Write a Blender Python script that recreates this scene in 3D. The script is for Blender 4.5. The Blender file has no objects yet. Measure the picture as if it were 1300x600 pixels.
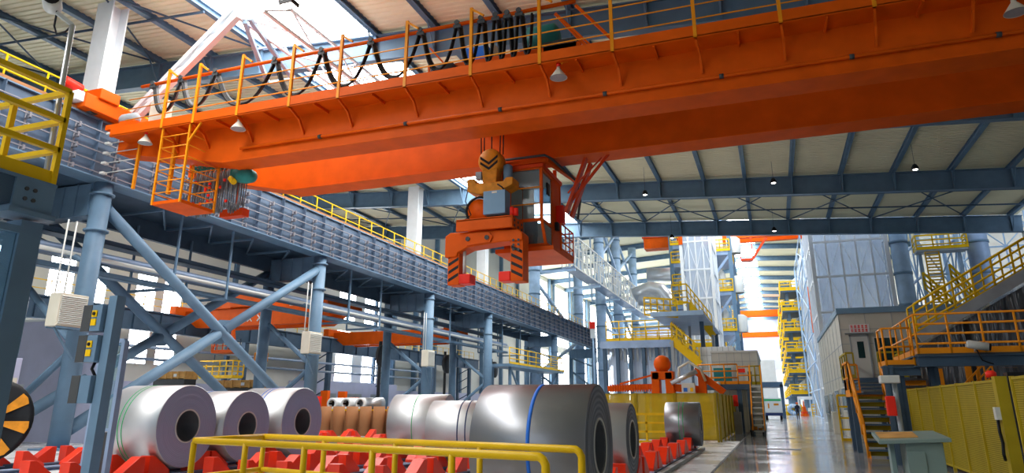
import bpy, bmesh, math, random
from mathutils import Vector, Matrix
random.seed(7)
SC = bpy.context.scene
COL = SC.collection
V = Vector
# ------------------------------------------------------------------ camera
F, PX, PY, H = 878.0, 650.0, 250.0, 1.6
PITCH = math.atan(263/878.0); YAW = math.atan(335/math.hypot(878, 263))
FW = V((-math.sin(YAW)*math.cos(PITCH), math.cos(YAW)*math.cos(PITCH), math.sin(PITCH)))
RT = V((math.cos(YAW), math.sin(YAW), 0)); UP = RT.cross(FW)
CAM = V((0, 0, H))
cd = bpy.data.cameras.new('camera'); cam = bpy.data.objects.new('camera', cd); COL.objects.link(cam)
cd.sensor_width = 36; cd.lens = F/1300*36; cd.shift_y = -50/1300; cd.clip_end = 600
m3 = Matrix((RT, UP, -FW)).transposed()
cam.matrix_world = Matrix.Translation(CAM) @ m3.to_4x4()
SC.camera = cam
def G(u, v, X=None, Y=None, Z=None):            # survey: photo point -> point on a known plane of the hall
    d = FW*F + RT*(u-PX) - UP*(v-PY)
    if X is not None: t = X/d.x
    elif Y is not None: t = Y/d.y
    else: t = (Z-H)/d.z
    return CAM + d*t
# ------------------------------------------------------------------ materials
def mat(name, col, rough=.5, metal=0, var=.12, vs=1.5, bump=0, bs=20, emit=0, ecol=None, coat=0, spec=.2):
    m = bpy.data.materials.new(name); m.use_nodes = True
    nt = m.node_tree; N = nt.nodes; L = nt.links
    b = N['Principled BSDF']
    b.inputs['Roughness'].default_value = rough; b.inputs['Metallic'].default_value = metal
    b.inputs['Coat Weight'].default_value = coat
    tc = N.new('ShaderNodeTexCoord')
    if var:
        n = N.new('ShaderNodeTexNoise'); n.inputs['Scale'].default_value = vs; n.inputs['Detail'].default_value = 6
        L.new(tc.outputs['Object'], n.inputs['Vector'])
        r = N.new('ShaderNodeMapRange'); r.inputs[1].default_value = .3; r.inputs[2].default_value = .7
        r.inputs[3].default_value = 1-var; r.inputs[4].default_value = 1+var
        L.new(n.outputs['Fac'], r.inputs[0])
        mx = N.new('ShaderNodeVectorMath'); mx.operation = 'SCALE'; mx.inputs[0].default_value = col[:3]
        L.new(r.outputs[0], mx.inputs['Scale']); L.new(mx.outputs[0], b.inputs['Base Color'])
    else:
        b.inputs['Base Color'].default_value = (*col[:3], 1)
    if bump:
        n2 = N.new('ShaderNodeTexNoise'); n2.inputs['Scale'].default_value = bs; n2.inputs['Detail'].default_value = 3
        L.new(tc.outputs['Object'], n2.inputs['Vector'])
        bp = N.new('ShaderNodeBump'); bp.inputs['Strength'].default_value = bump; bp.inputs['Distance'].default_value = .05
        L.new(n2.outputs['Fac'], bp.inputs['Height']); L.new(bp.outputs[0], b.inputs['Normal'])
    if emit:
        b.inputs['Emission Color'].default_value = (*(ecol or col)[:3], 1); b.inputs['Emission Strength'].default_value = emit
    b.inputs['Specular IOR Level'].default_value = spec
    return m
M = {}
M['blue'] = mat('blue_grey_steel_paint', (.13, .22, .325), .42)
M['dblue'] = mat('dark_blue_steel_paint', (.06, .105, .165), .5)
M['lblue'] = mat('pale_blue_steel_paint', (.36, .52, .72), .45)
M['white'] = mat('white_steel_paint', (.78, .82, .86), .4, var=.05)
M['orange'] = mat('orange_crane_paint', (.68, .095, .002), .5, var=.1, spec=.12)
M['rust'] = mat('red_orange_paint', (.6, .05, .005), .4)
M['red'] = mat('red_saddle_paint', (.80, .03, .002), .33, var=.1, spec=.5)
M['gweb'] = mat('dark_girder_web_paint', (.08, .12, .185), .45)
M['crail'] = mat('dull_conductor_rail', (.22, .22, .25), .5, .2)
M['yellow'] = mat('yellow_rail_paint', (.80, .50, .006), .35, var=.07)
M['amber'] = mat('amber_rail_paint', (.80, .28, .008), .4, var=.08)
M['sheet'] = mat('beige_roof_sheet', (.84, .79, .57), .55, var=.06, vs=.4)
M['steel'] = mat('zinc_steel', (.55, .57, .6), .35, .85, var=.06)
M['rail'] = mat('blue_grey_rail', (.28, .38, .55), .4, .2)
M['black'] = mat('black_rubber', (.012, .013, .016), .45, var=.2)
M['grey'] = mat('grey_paint', (.33, .37, .4), .45)
M['dgrey'] = mat('dark_grey_metal', (.06, .065, .07), .5)
M['lgrey'] = mat('light_grey_enamel', (.62, .64, .62), .45, var=.04)
M['cream'] = mat('cream_enamel', (.66, .63, .53), .45, var=.05)
M['panel'] = mat('pale_wall_panel', (.56, .56, .50), .5, var=.05)
M['wpanel'] = mat('white_wall_panel', (.74, .78, .8), .45, var=.04)
M['lilac'] = mat('lilac_wall_paint', (.5, .53, .72), .5, var=.05)
M['wallsheet'] = mat('cream_wall_sheet', (.66, .66, .62), .5, var=.05, vs=.3)
M['fence'] = mat('yellow_mesh_paint', (.40, .30, .012), .5, var=.1, vs=3)
M['kraft'] = mat('brown_kraft_paper', (.32, .15, .065), .7, var=.1)
M['wood'] = mat('pine_wood', (.6, .33, .1), .65, var=.2, vs=4)
M['teal'] = mat('teal_green_enamel', (.02, .2, .19), .4)
M['motor'] = mat('blue_cabinet_paint', (.17, .3, .44), .45, var=.04)
M['hook'] = mat('ochre_hook_paint', (.66, .25, .015), .5, var=.2, vs=5)
M['redp'] = mat('bright_red_paint', (.85, .03, .015), .4)
M['greenp'] = mat('green_strap', (.03, .45, .15), .5)
M['bluep'] = mat('blue_strap', (.03, .18, .75), .45)
M['navy'] = mat('navy_strap', (.03, .05, .14), .5)
M['cable'] = mat('grey_cable', (.16, .17, .18), .5)
M['skin'] = mat('skin', (.5, .3, .2), .6)
M['cloth'] = mat('dark_navy_cloth', (.02, .025, .045), .8)
M['plast'] = mat('clear_plastic_wrap', (.66, .73, .82), .18, .1, var=.25, vs=.5, bump=1.0, bs=1.6, coat=.5)
M['dplast'] = mat('dark_plastic_wrap', (.09, .11, .14), .18, .2, var=.6, vs=.6, bump=1.0, bs=1.5, coat=.5)
M['duct'] = mat('insulated_duct', (.66, .69, .72), .3, .6, var=.05, bump=.1)
M['day'] = mat('daylight_glazing', (.9, .95, 1), .5, var=0, emit=14.0, ecol=(.93, .97, 1))
M['fday'] = mat('far_window_glazing', (.9, .95, 1), .5, var=0, emit=12.0, ecol=(.9, .95, 1))
M['sky'] = mat('rooflight_glazing', (.9, .95, 1), .5, var=0, emit=12.0, ecol=(1, .97, .92))
M['fsky'] = mat('far_rooflight_glazing', (.9, .95, 1), .5, var=0, emit=22.0, ecol=(.95, .98, 1))
M['lamp'] = mat('lamp_glow', (1, 1, 1), .5, var=0, emit=12, ecol=(1, .95, .85))
M['tealglass'] = mat('teal_window_glass', (.02, .2, .2), .1, var=.1)
M['lgreen'] = mat('grey_green_enamel', (.22, .31, .30), .45, var=.05)
M['desk'] = M['lgreen']
M['darkglass'] = mat('dark_window_glass', (.012, .04, .045), .25, .0, var=.2)
def glass(name, tint, a):
    m = bpy.data.materials.new(name); m.use_nodes = True; nt = m.node_tree; N = nt.nodes; L = nt.links
    out = N['Material Output']; b = N['Principled BSDF']; b.inputs['Base Color'].default_value = (*tint, 1); b.inputs['Roughness'].default_value = .05
    tr = N.new('ShaderNodeBsdfTransparent'); tr.inputs[0].default_value = (.8, .9, .95, 1)
    mx = N.new('ShaderNodeMixShader'); mx.inputs[0].default_value = a
    L.new(tr.outputs[0], mx.inputs[1]); L.new(b.outputs[0], mx.inputs[2]); L.new(mx.outputs[0], out.inputs[0]); return m
M['glass'] = glass('clear_cab_glass', (.25, .4, .45), .18)
def film(name, col, clear, trans, folds):
    m = mat(name, col, .15, 0, .15, .5); nt = m.node_tree; N = nt.nodes; L = nt.links; b = N['Principled BSDF']; out = N['Material Output']
    b.inputs['Specular IOR Level'].default_value = .8
    tc = N.new('ShaderNodeTexCoord'); mp = N.new('ShaderNodeMapping'); mp.inputs['Scale'].default_value = (folds, folds, folds*.14)
    n = N.new('ShaderNodeTexNoise'); n.inputs['Scale'].default_value = 1; n.inputs['Detail'].default_value = 4
    L.new(tc.outputs['Object'], mp.inputs[0]); L.new(mp.outputs[0], n.inputs['Vector'])
    bp = N.new('ShaderNodeBump'); bp.inputs['Strength'].default_value = 1; bp.inputs['Distance'].default_value = .6
    L.new(n.outputs['Fac'], bp.inputs['Height']); L.new(bp.outputs[0], b.inputs['Normal'])
    tl = N.new('ShaderNodeBsdfTranslucent'); tl.inputs[0].default_value = (*col, 1); tr = N.new('ShaderNodeBsdfTransparent'); tr.inputs[0].default_value = (.9, .94, 1, 1)
    m1 = N.new('ShaderNodeMixShader'); m1.inputs[0].default_value = trans; L.new(b.outputs[0], m1.inputs[1]); L.new(tl.outputs[0], m1.inputs[2])
    m2 = N.new('ShaderNodeMixShader'); m2.inputs[0].default_value = clear; L.new(m1.outputs[0], m2.inputs[1]); L.new(tr.outputs[0], m2.inputs[2]); L.new(m2.outputs[0], out.inputs[0]); return m
M['plast'] = film('clear_plastic_film', (.72, .8, .9), .3, .4, 1.0)
M['dplast'] = film('dark_plastic_film', (.045, .055, .075), .0, .0, 1.6)
def floor_mat(name, col, r0, r1, tile):
    m = mat(name, col, .2, 0, .14, .35); nt = m.node_tree; N = nt.nodes; L = nt.links; b = N['Principled BSDF']
    tc = N.new('ShaderNodeTexCoord'); n = N.new('ShaderNodeTexNoise'); n.inputs['Scale'].default_value = .5; n.inputs['Detail'].default_value = 8
    L.new(tc.outputs['Object'], n.inputs['Vector'])
    r = N.new('ShaderNodeMapRange'); r.inputs[1].default_value = .35; r.inputs[2].default_value = .65; r.inputs[3].default_value = r0; r.inputs[4].default_value = r1
    L.new(n.outputs['Fac'], r.inputs[0]); L.new(r.outputs[0], b.inputs['Roughness'])
    br = N.new('ShaderNodeTexBrick'); br.inputs['Scale'].default_value = 1; br.inputs['Brick Width'].default_value = tile; br.inputs['Row Height'].default_value = tile
    br.offset = 0; br.inputs['Mortar Size'].default_value = .02; br.inputs['Color1'].default_value = (1, 1, 1, 1); br.inputs['Color2'].default_value = (.93, .93, .93, 1); br.inputs['Mortar'].default_value = (.35, .35, .35, 1)
    L.new(tc.outputs['Object'], br.inputs['Vector'])
    src = b.inputs['Base Color'].links[0].from_socket
    mx = N.new('ShaderNodeMix'); mx.data_type = 'RGBA'; mx.blend_type = 'MULTIPLY'; mx.inputs[0].default_value = 1
    L.new(src, mx.inputs[6]); L.new(br.outputs['Color'], mx.inputs[7]); L.new(mx.outputs[2], b.inputs['Base Color'])
    b.inputs['Specular IOR Level'].default_value = .7
    return m
M['floor'] = floor_mat('polished_concrete', (.32, .34, .37), .06, .2, 6)
M['pad'] = floor_mat('pale_concrete', (.62, .63, .64), .18, .4, 4)
def ring_mat(name, c1, c2, sc):                 # wound coil edge: thin concentric laps
    m = mat(name, c1, .45, .45, 0); nt = m.node_tree; N = nt.nodes; L = nt.links; b = N['Principled BSDF']
    tc = N.new('ShaderNodeTexCoord'); w = N.new('ShaderNodeTexWave'); w.wave_type = 'RINGS'; w.rings_direction = 'X'
    w.inputs['Scale'].default_value = sc; w.inputs['Distortion'].default_value = .6; w.inputs['Detail'].default_value = 3
    L.new(tc.outputs['Object'], w.inputs['Vector'])
    mx = N.new('ShaderNodeMix'); mx.data_type = 'RGBA'; mx.inputs[6].default_value = (*c1, 1); mx.inputs[7].default_value = (*c2, 1)
    L.new(w.outputs['Fac'], mx.inputs[0]); L.new(mx.outputs[2], b.inputs['Base Color'])
    bp = N.new('ShaderNodeBump'); bp.inputs['Strength'].default_value = .12; bp.inputs['Distance'].default_value = .01
    L.new(w.outputs['Fac'], bp.inputs['Height']); L.new(bp.outputs[0], b.inputs['Normal']); return m
M['ring'] = ring_mat('coil_edge_laps', (.37, .44, .62), (.31, .37, .55), 9)
M['ringd'] = ring_mat('dark_coil_edge_laps', (.25, .3, .4), (.1, .13, .19), 4)
M['wrapb'] = mat('bright_steel_strip', (.56, .57, .59), .46, .9, var=.04)
M['wrapg'] = mat('grey_steel_strip', (.3, .31, .34), .34, .85, var=.05)
M['bore'] = mat('dark_coil_bore', (.2, .22, .25), .5, .5)
# ------------------------------------------------------------------ mesh builder
class MB:
    def __init__(s): s.v = []; s.f = []; s.sm = []
    def add(s, vs, fs, smooth=False):
        n = len(s.v); s.v += [V(p) for p in vs]; s.f += [tuple(i+n for i in f) for f in fs]; s.sm += [smooth]*len(fs); return s
    def box(s, a, b):
        x0, x1 = sorted((a[0], b[0])); y0, y1 = sorted((a[1], b[1])); z0, z1 = sorted((a[2], b[2]))
        return s.add([(x0,y0,z0),(x1,y0,z0),(x1,y1,z0),(x0,y1,z0),(x0,y0,z1),(x1,y0,z1),(x1,y1,z1),(x0,y1,z1)],
              [(0,3,2,1),(4,5,6,7),(0,1,5,4),(1,2,6,5),(2,3,7,6),(3,0,4,7)])
    def cb(s, c, d): return s.box([c[i]-d[i]/2 for i in range(3)], [c[i]+d[i]/2 for i in range(3)])
    def frame(s, p, q, up=None):
        p, q = V(p), V(q); d = (q-p).normalized(); u = V(up) if up else V((0,0,1))
        if abs(d.dot(u)) > .98: u = V((0,1,0)) if abs(d.y) < .9 else V((1,0,0))
        w = d.cross(u).normalized(); return p, q, d, w, w.cross(d).normalized()
    def bar(s, p, q, w, h=None, up=None):
        h = h or w; p, q, d, a, b = s.frame(p, q, up)
        c = [a*(-w/2)+b*(-h/2), a*(w/2)+b*(-h/2), a*(w/2)+b*(h/2), a*(-w/2)+b*(h/2)]
        return s.add([p+x for x in c]+[q+x for x in c], [(3,2,1,0),(4,5,6,7),(0,1,5,4),(1,2,6,5),(2,3,7,6),(3,0,4,7)])
    def ibeam(s, p, q, h, w, tf=.03, tw=.02, up=None):
        P, Q, d, a, b = s.frame(p, q, up)
        s.bar(P, Q, tw, h, b); s.bar(P+b*(h/2-tf/2), Q+b*(h/2-tf/2), w, tf, b); return s.bar(P-b*(h/2-tf/2), Q-b*(h/2-tf/2), w, tf, b)
    def tube(s, p, q, r, n=10, r2=None, caps=True):
        r2 = r if r2 is None else r2; p, q, d, a, b = s.frame(p, q)
        vs = []
        for P, R in ((p, r), (q, r2)):
            for i in range(n):
                t = 2*math.pi*i/n; vs.append(P+a*math.cos(t)*R+b*math.sin(t)*R)
        s.add(vs, [(i, (i+1) % n, n+(i+1) % n, n+i) for i in range(n)], True)
        if caps: s.add(vs, [tuple(range(n))[::-1], tuple(range(n, 2*n))])
        return s
    def path(s, pts, r, n=8):
        pts = [V(p) for p in pts]; vs = []; fs = []; ref = None
        for i, p in enumerate(pts):
            d = (pts[min(i+1, len(pts)-1)]-pts[max(i-1, 0)]).normalized()
            if ref is None: ref = V((0,0,1)) if abs(d.z) < .9 else V((0,1,0))
            a = d.cross(ref).normalized(); b = a.cross(d).normalized(); ref = b
            for k in range(n):
                t = 2*math.pi*k/n; vs.append(p+a*math.cos(t)*r+b*math.sin(t)*r)
        for i in range(len(pts)-1):
            for k in range(n): fs.append((i*n+k, i*n+(k+1) % n, (i+1)*n+(k+1) % n, (i+1)*n+k))
        s.add(vs, fs, True); m = (len(pts)-1)*n
        return s.add(vs, [tuple(range(n))[::-1], tuple(range(m, m+n))])
    def prism(s, poly, ext):                     # poly: 3d points, ext: extrusion vector
        n = len(poly); e = V(ext); vs = [V(p) for p in poly]+[V(p)+e for p in poly]
        return s.add(vs, [tuple(range(n))[::-1], tuple(range(n, 2*n))]+[(i, (i+1) % n, n+(i+1) % n, n+i) for i in range(n)])
    def lathe(s, c, axis, prof, n=32, smooth=True):   # prof: (along axis, radius)
        c = V(c); p, q, d, a, b = s.frame(c, c+V(axis)); vs = []; k = len(prof)
        for i in range(n):
            t = 2*math.pi*i/n
            for (x, r) in prof: vs.append(c+d*x+a*math.cos(t)*r+b*math.sin(t)*r)
        return s.add(vs, [(i*k+j, ((i+1) % n)*k+j, ((i+1) % n)*k+j+1, i*k+j+1) for i in range(n) for j in range(k-1)], smooth)
    def ball(s, c, r, n=12):
        return s.lathe(c, (0,0,1), [(-r*math.cos(math.pi*j/8), max(r*math.sin(math.pi*j/8), .001)) for j in range(9)], n)
    def build(s, name, m, parent=None, bevel=0, loc=None, fix=True):
        me = bpy.data.meshes.new(name); o = bpy.data.objects.new(name, me); COL.objects.link(o)
        if parent is not None:
            off = Matrix.Identity(4); p = parent
            base = V((0,0,0))
            while p is not None: base = base+p.location; p = p.parent
            o.parent = parent
            ctr = base
        else:
            if loc is None:
                xs = [p.x for p in s.v]; ys = [p.y for p in s.v]; zs = [p.z for p in s.v]
                loc = V(((min(xs)+max(xs))/2, (min(ys)+max(ys))/2, min(zs)))
            ctr = V(loc); o.location = ctr
        me.from_pydata([p-ctr for p in s.v], [], s.f)
        for i, sm in enumerate(s.sm): me.polygons[i].use_smooth = sm
        if fix:
            bm = bmesh.new(); bm.from_mesh(me); bmesh.ops.remove_doubles(bm, verts=bm.verts, dist=1e-5); bmesh.ops.recalc_face_normals(bm, faces=bm.faces); bm.to_mesh(me); bm.free()
        me.materials.append(M[m] if isinstance(m, str) else m)
        if bevel:
            bv = o.modifiers.new('bevel', 'BEVEL'); bv.width = bevel; bv.segments = 2; bv.limit_method = 'ANGLE'
        return o
def tag(o, label=None, cat=None, group=None, kind=None):
    if label: o['label'] = label
    if cat: o['category'] = cat
    if group: o['group'] = group
    if kind: o['kind'] = kind
    return o
def thing(name, label, cat, loc, group=None):
    o = bpy.data.objects.new(name, None); COL.objects.link(o); o.location = V(loc); o.empty_display_size = .1
    return tag(o, label, cat, group)
def copy_tree(o, parent=None):
    c = o.copy(); COL.objects.link(c)
    if parent is not None: c.parent = parent
    for ch in list(o.children): copy_tree(ch, c)
    return c
def struct(mb, name, m): return tag(mb.build(name, m), kind='structure')
def lerp(a, b, t): return V(a)*(1-t)+V(b)*t
# railing: parts go under root
def rail_parts(root, pts, h, step, m, r=.025, mids=(.5,), toe=.12, n=6, square=False, post_name='post'):
    pts = [V(p) for p in pts]; up = V((0,0,h))
    mk = (lambda b, p, q: b.bar(p, q, 2*r)) if square else (lambda b, p, q: b.tube(p, q, r, n))
    b = MB()
    for p, q in zip(pts, pts[1:]): mk(b, p+up, q+up)
    b.build('top_rail', m, root)
    for f in mids:
        b = MB()
        for p, q in zip(pts, pts[1:]): mk(b, p+up*f, q+up*f)
        b.build('mid_rail', m, root)
    if toe:
        b = MB()
        for p, q in zip(pts, pts[1:]): b.bar(p+V((0,0,toe/2)), q+V((0,0,toe/2)), .02, toe)
        b.build('toe_board', m, root)
    for i, (p, q) in enumerate(zip(pts, pts[1:])):
        k = max(1, round((q-p).length/step))
        for j in range(0 if i == 0 else 1, k+1):
            c = lerp(p, q, j/k); b = MB(); mk(b, c, c+up); b.build(post_name, m, root)
def rail_mesh(b, pts, h, step, r=.03, mids=(.5,), toe=.12):      # one-mesh railing for parts of far towers
    pts = [V(p) for p in pts]; up = V((0,0,h))
    for p, q in zip(pts, pts[1:]):
        b.bar(p+up, q+up, 2*r)
        for f in mids: b.bar(p+up*f, q+up*f, 1.6*r)
        if toe: b.bar(p+V((0,0,toe/2)), q+V((0,0,toe/2)), .03, toe)
        k = max(1, round((q-p).length/step))
        for j in range(k+1):
            c = lerp(p, q, j/k); b.bar(c, c+up, 1.6*r)
    return b

# ================================================================== SETTING
HALL_X0, HALL_X1, NEAR_Y0, NEAR_Y1, FAR_Y1 = -46.0, 19.0, -14.0, 62.2, 262.0
struct(MB().box((-46.3, -14, -.3), (26, 262, 0)), 'floor', 'floor')
struct(MB().box((-46, -13, 0), (-1.66, 34.5, .012)), 'floor_pad', 'pad')
struct(MB().box((-1.66, -13, 0.0), (-1.60, 60, .006)), 'trim_1', 'dgrey')
RB = lambda x: 15.45-.07*x                       # underside of the roof rafters
def corr(x0, x1, y0, y1, zf, pitch=.32, dep=.05):
    b = MB(); n = int((y1-y0)/pitch); vs = []; fs = []
    prof = [(0, 0), (.4, 0), (.5, dep), (.9, dep)]
    ys = [(y0+i*pitch+p*pitch, d) for i in range(n) for p, d in prof]
    for y, d in ys: vs += [(x0, y, zf(x0)+d), (x1, y, zf(x1)+d)]
    for i in range(len(ys)-1): fs.append((2*i, 2*i+1, 2*i+3, 2*i+2))
    return b.add(vs, fs)
RT_ = lambda x: RB(x)+1.3+.25
for i, (a, b_) in enumerate(((-46, -22.0), (-15.6, 19))):
    struct(corr(a, b_, NEAR_Y0, NEAR_Y1, RT_), 'ceiling' if i == 0 else 'ceiling.001', 'sheet')
# roof light strip between the two sheets
sk = MB()
sk.add([(-22, NEAR_Y0, RT_(-22)+.1), (-15.6, NEAR_Y0, RT_(-15.6)+.1), (-15.6, NEAR_Y1, RT_(-15.6)+.1), (-22, NEAR_Y1, RT_(-22)+.1)], [(0,3,2,1)])
struct(sk, 'window_1', 'sky')
for i in range(6):
    y = -8+i*12.2
    struct(MB().bar((-22, y, RT_(-22)), (-15.6, y, RT_(-15.6)), .08), 'roof_glazing_bar', 'white')
raf = [0.1, 12.3, 24.6, 36.9, 49.0, 61.3]
purl = [-43, -39.5, -36.2, -32.4, -28.6, -25.2, -22.05, -15.6, -12.6, -9.5, -6.4, -3.3, -.5, 2.5, 5.6, 8.7, 12.0, 15.2, 18.3]
for y in raf:
    b = MB(); p, q = V((-46, y, RB(-46)+.65)), V((19, y, RB(19)+.65)); b.ibeam(p, q, 1.3, .42, .05, .03)
    for x in purl: b.box((x-.05, y-.2, RB(x)+.06), (x+.05, y+.2, RB(x)+1.28))
    struct(b, 'roof_rafter', 'blue')
for x in purl:
    b = MB(); z = RT_(x)-.13; b.ibeam((x, NEAR_Y0, z), (x, 61.9, z), .3, .26, .03, .03)
    for y in raf: 
        for s in (-1, 1): b.bar((x, y+s*.9, z-.1), (x, y+s*.15, RB(x)+.15), .06)
    struct(b, 'roof_purlin', 'blue')
for y0, y1 in ((49.4, 61), (12.6, 24.3)):        # wind bracing under the sheet
    ym = (y0+y1)/2
    for yy in (y0+4, y0+8):
        a, c = (-46, 19) if y0 > 40 else (-46, -22)
        struct(MB().tube((a, yy, RT_(a)-.35), (c, yy, RT_(c)-.35), .06, 8), 'roof_tie', 'dblue')
    xs = [-43, -36.2, -28.6, -22.05, -15.6, -9.5, -3.3, 2.5, 8.7, 15.2] if y0 > 40 else [-43, -36.2, -28.6, -22.05]
    for xa, xb in zip(xs, xs[1:]):
        if xa == -22.05: continue
        struct(MB().tube((xa, y0, RT_(xa)-.35), (xb, y1-.3, RT_(xb)-.35), .045, 6), 'roof_brace', 'dblue')
        struct(MB().tube((xb, y0, RT_(xb)-.4), (xa, y1-.3, RT_(xa)-.4), .045, 6), 'roof_brace', 'dblue')
# left wall with its windows ----------------------------------------------------
wins = []
for y in (25.9, 33.2, 40.4):                      # pairs of tall lights, a lower and an upper row
    for d in (0, 2.7): wins += [(y+d, y+d+1.9, 4.6, 7.4), (y+d, y+d+1.9, 8.7, 11.9)]
for y in (68.0, 73.5): wins += [(y, y+3.4, 4.1, 9.8), (y, y+3.4, 11.0, 15.6)]
for k in range(7): wins += [(138+k*17, 138+k*17+11, 3.0, 13), (138+k*17, 138+k*17+11, 14.5, 28)]
def wall_with_openings(x, y0, y1, z0, z1, ops, name, m, t=.15):
    b = MB(); ys = sorted({y0, y1, *[o[0] for o in ops], *[o[1] for o in ops]}); zs = sorted({z0, z1, *[o[2] for o in ops], *[o[3] for o in ops]})
    for a, c in zip(ys, ys[1:]):
        run = None
        for d, e in zip(zs, zs[1:]):
            hit = any(o[0] <= (a+c)/2 <= o[1] and o[2] <= (d+e)/2 <= o[3] for o in ops)
            if not hit: run = (run[0], e) if run else (d, e)
            if hit or e == zs[-1]:
                if run: b.box((x-t, a, run[0]), (x, c, run[1])); run = None
    return struct(b, name, m)
wall_with_openings(-46, -14, 62, 0, 18.9, [w for w in wins if w[1] < 62], 'wall_left', 'wallsheet')
wall_with_openings(-46, 62, 262, 0, 31, [w for w in wins if w[0] > 62], 'wall_left.001', 'wallsheet')
for i, (a, c, d, e) in enumerate(wins):
    r = thing('window_%d' % (i+2), None, None, (-46, (a+c)/2, d)); r['kind'] = 'structure'
    MB().box((-46.12, a, d), (-46.08, c, e)).build('pane', 'day' if a < 80 else 'fday', r)
    b = MB()
    for yy in (a, (a+c)/2, c): b.box((-46.06, yy-.03, d), (-45.98, yy+.03, e))
    k = max(2, round((e-d)/1.3))
    for j in range(k+1): z = d+(e-d)*j/k; b.box((-46.06, a, z-.03), (-45.98, c, z+.03))
    b.build('window_frame', 'white', r)
b = MB(); 
for i in range(200):
    y = 60.3+i*.6
    b.prism([(-46, y, 4.0), (-45.93, y+.08, 4.0), (-45.93, y+.3, 4.0), (-46, y+.38, 4.0)], (0, 0, .01))
struct(MB().box((-46, -14, 0), (-45.9, 120, 3.3)), 'trim_2', 'lilac')
struct(MB().box((19.05, -14, 0), (19.3, 62, 14.2)), 'wall_right', 'wallsheet')
b = MB(); b.box((-46, -14.3, 0), (-27, -14, 19)).box((-2, -14.3, 0), (19.3, -14, 17.5)).box((-27, -14.3, 10), (-2, -14, 18.5)); struct(b, 'wall_front_blocker', 'wallsheet')  # unseen wall added to dim the right side; its gap lets sky light in
struct(MB().box((26, 62, 0), (26.3, 262, 31)), 'wall_right.001', 'wallsheet')
for k in range(7):
    struct(MB().box((-46, 149.6+17*k, 0), (-45.4, 150.2+17*k, 31)), 'wall_column', 'blue'); struct(MB().box((-46, 153.2+17*k, 0), (-45.5, 153.6+17*k, 31)), 'wall_column', 'lblue')
for y in (62.5, 80, 86, 92, 101, 110, 119, 128): struct(MB().box((-46, y, 3.3), (-45.4, y+.5, 31)), 'wall_column', 'blue')
# far hall ------------------------------------------------------------------
RF = lambda x: 31.5-abs(x+3)*.06
for i, (a, c) in enumerate(((-46, -5.4), (-.8, 26.3))):
    b = MB(); xs = [a, c]
    vs = [(x, y, RF(x)) for x in xs for y in (64, 262)]
    b.add(vs+[(p[0], p[1], p[2]+.1) for p in vs], [(0,1,3,2), (4,6,7,5), (0,4,5,1), (2,3,7,6), (0,2,6,4), (1,5,7,3)])
    struct(b, 'ceiling.00%d' % (i+2), 'sheet')
b = MB(); b.add([(-5.4, 64, 31.5), (-.8, 64, 31.5), (-.8, 262, 31.5), (-5.4, 262, 31.5)], [(0,3,2,1)]); struct(b, 'window_90', 'fsky')
for k in range(17):
    y = 66+12.2*k
    b = MB(); b.ibeam((-46, y, RF(-46)-.5), (-3, y, RF(-3)-.5), .9, .45, .05, .04); b.ibeam((-3, y, RF(-3)-.5), (26, y, RF(26)-.5), .9, .45, .05, .04)
    struct(b, 'roof_rafter', 'blue')
struct(MB().box((-46, 262, 0), (26.3, 262.4, 13)), 'wall_back', 'wpanel')
struct(MB().box((-46, 262, 13), (26.3, 262.4, 31.5)), 'wall_back.001', 'lilac')

# ================================================================== MAIN CRANE RUNWAY
ZT = lambda y: 12.70-.0068*(y-14.7)
ZB = lambda y: 10.18-.0072*(y-20)
RX = -24.66
g = thing('runway_girder', 'long blue-grey plate girder carrying the orange bridge crane, lined with conductor rails', 'crane runway', (RX, 50, 9.6))
Y0, Y1 = -4.0, 104.5
MB().prism([(RX-.05, Y0, ZB(Y0)), (RX-.05, Y1, ZB(Y1)), (RX-.05, Y1, ZT(Y1)), (RX-.05, Y0, ZT(Y0))], (.04, 0, 0)).build('web', 'gweb', g)
MB().prism([(RX-.6, Y0, ZB(Y0)), (RX-.6, Y1, ZB(Y1)), (RX-.6, Y1, ZB(Y1)+.05), (RX-.6, Y0, ZB(Y0)+.05)], (.95, 0, 0)).build('bottom_flange', 'blue', g)
MB().prism([(RX-1.5, Y0, ZT(Y0)-.05), (RX-1.5, Y1, ZT(Y1)-.05), (RX-1.5, Y1, ZT(Y1)), (RX-1.5, Y0, ZT(Y0))], (1.6, 0, 0)).build('top_flange', 'blue', g)
MB().prism([(RX-.05, Y0, ZT(Y0)), (RX-.05, Y1, ZT(Y1)), (RX-.05, Y1, ZT(Y1)+.14), (RX-.05, Y0, ZT(Y0)+.14)], (.1, 0, 0)).build('crane_rail', 'kraft', g)
for k in range(54):
    y = 2.3+1.93*k
    if y > Y1-.3: break
    MB().prism([(RX, y+.9, ZB(y)+.05), (RX+.22, y+.9, ZB(y)+.05), (RX+.22, y+.9, ZT(y)-.05), (RX, y+.9, ZT(y)-.05)], (0, .03, 0)).build('stiffener', 'gweb', g)
    b = MB(); b.box((RX, y-.04, ZT(y)-2.45), (RX+.02, y+.04, ZT(y)-.5))
    for j in range(5):
        z = ZT(y)-.55-.42*j
        b.box((RX, y-.03, z-.16), (RX+.26, y+.03, z-.12)); b.box((RX+.1, y-.05, z-.13), (RX+.2, y+.05, z-.02)); b.box((RX+.2, y-.04, z-.16), (RX+.26, y+.04, z+.06))
    b.build('rail_bracket', 'crail', g)
for j in range(5):
    z = lambda y: ZT(y)-.55-.42*j
    MB().bar((RX+.2, Y0, z(Y0)), (RX+.2, Y1, z(Y1)), .05, .045).build('conductor_rail', 'crail', g)
g = thing('walkway_railing', 'thin yellow railing running along the top of the long crane runway girder', 'railing', (RX-1.4, 50, 12.4))
rail_parts(g, [(RX-.53, Y0, ZT(Y0)), (RX-.53, 104, ZT(104))], 1.2, 1.6, 'yellow', .04, (.5,), .12, 5)
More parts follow.
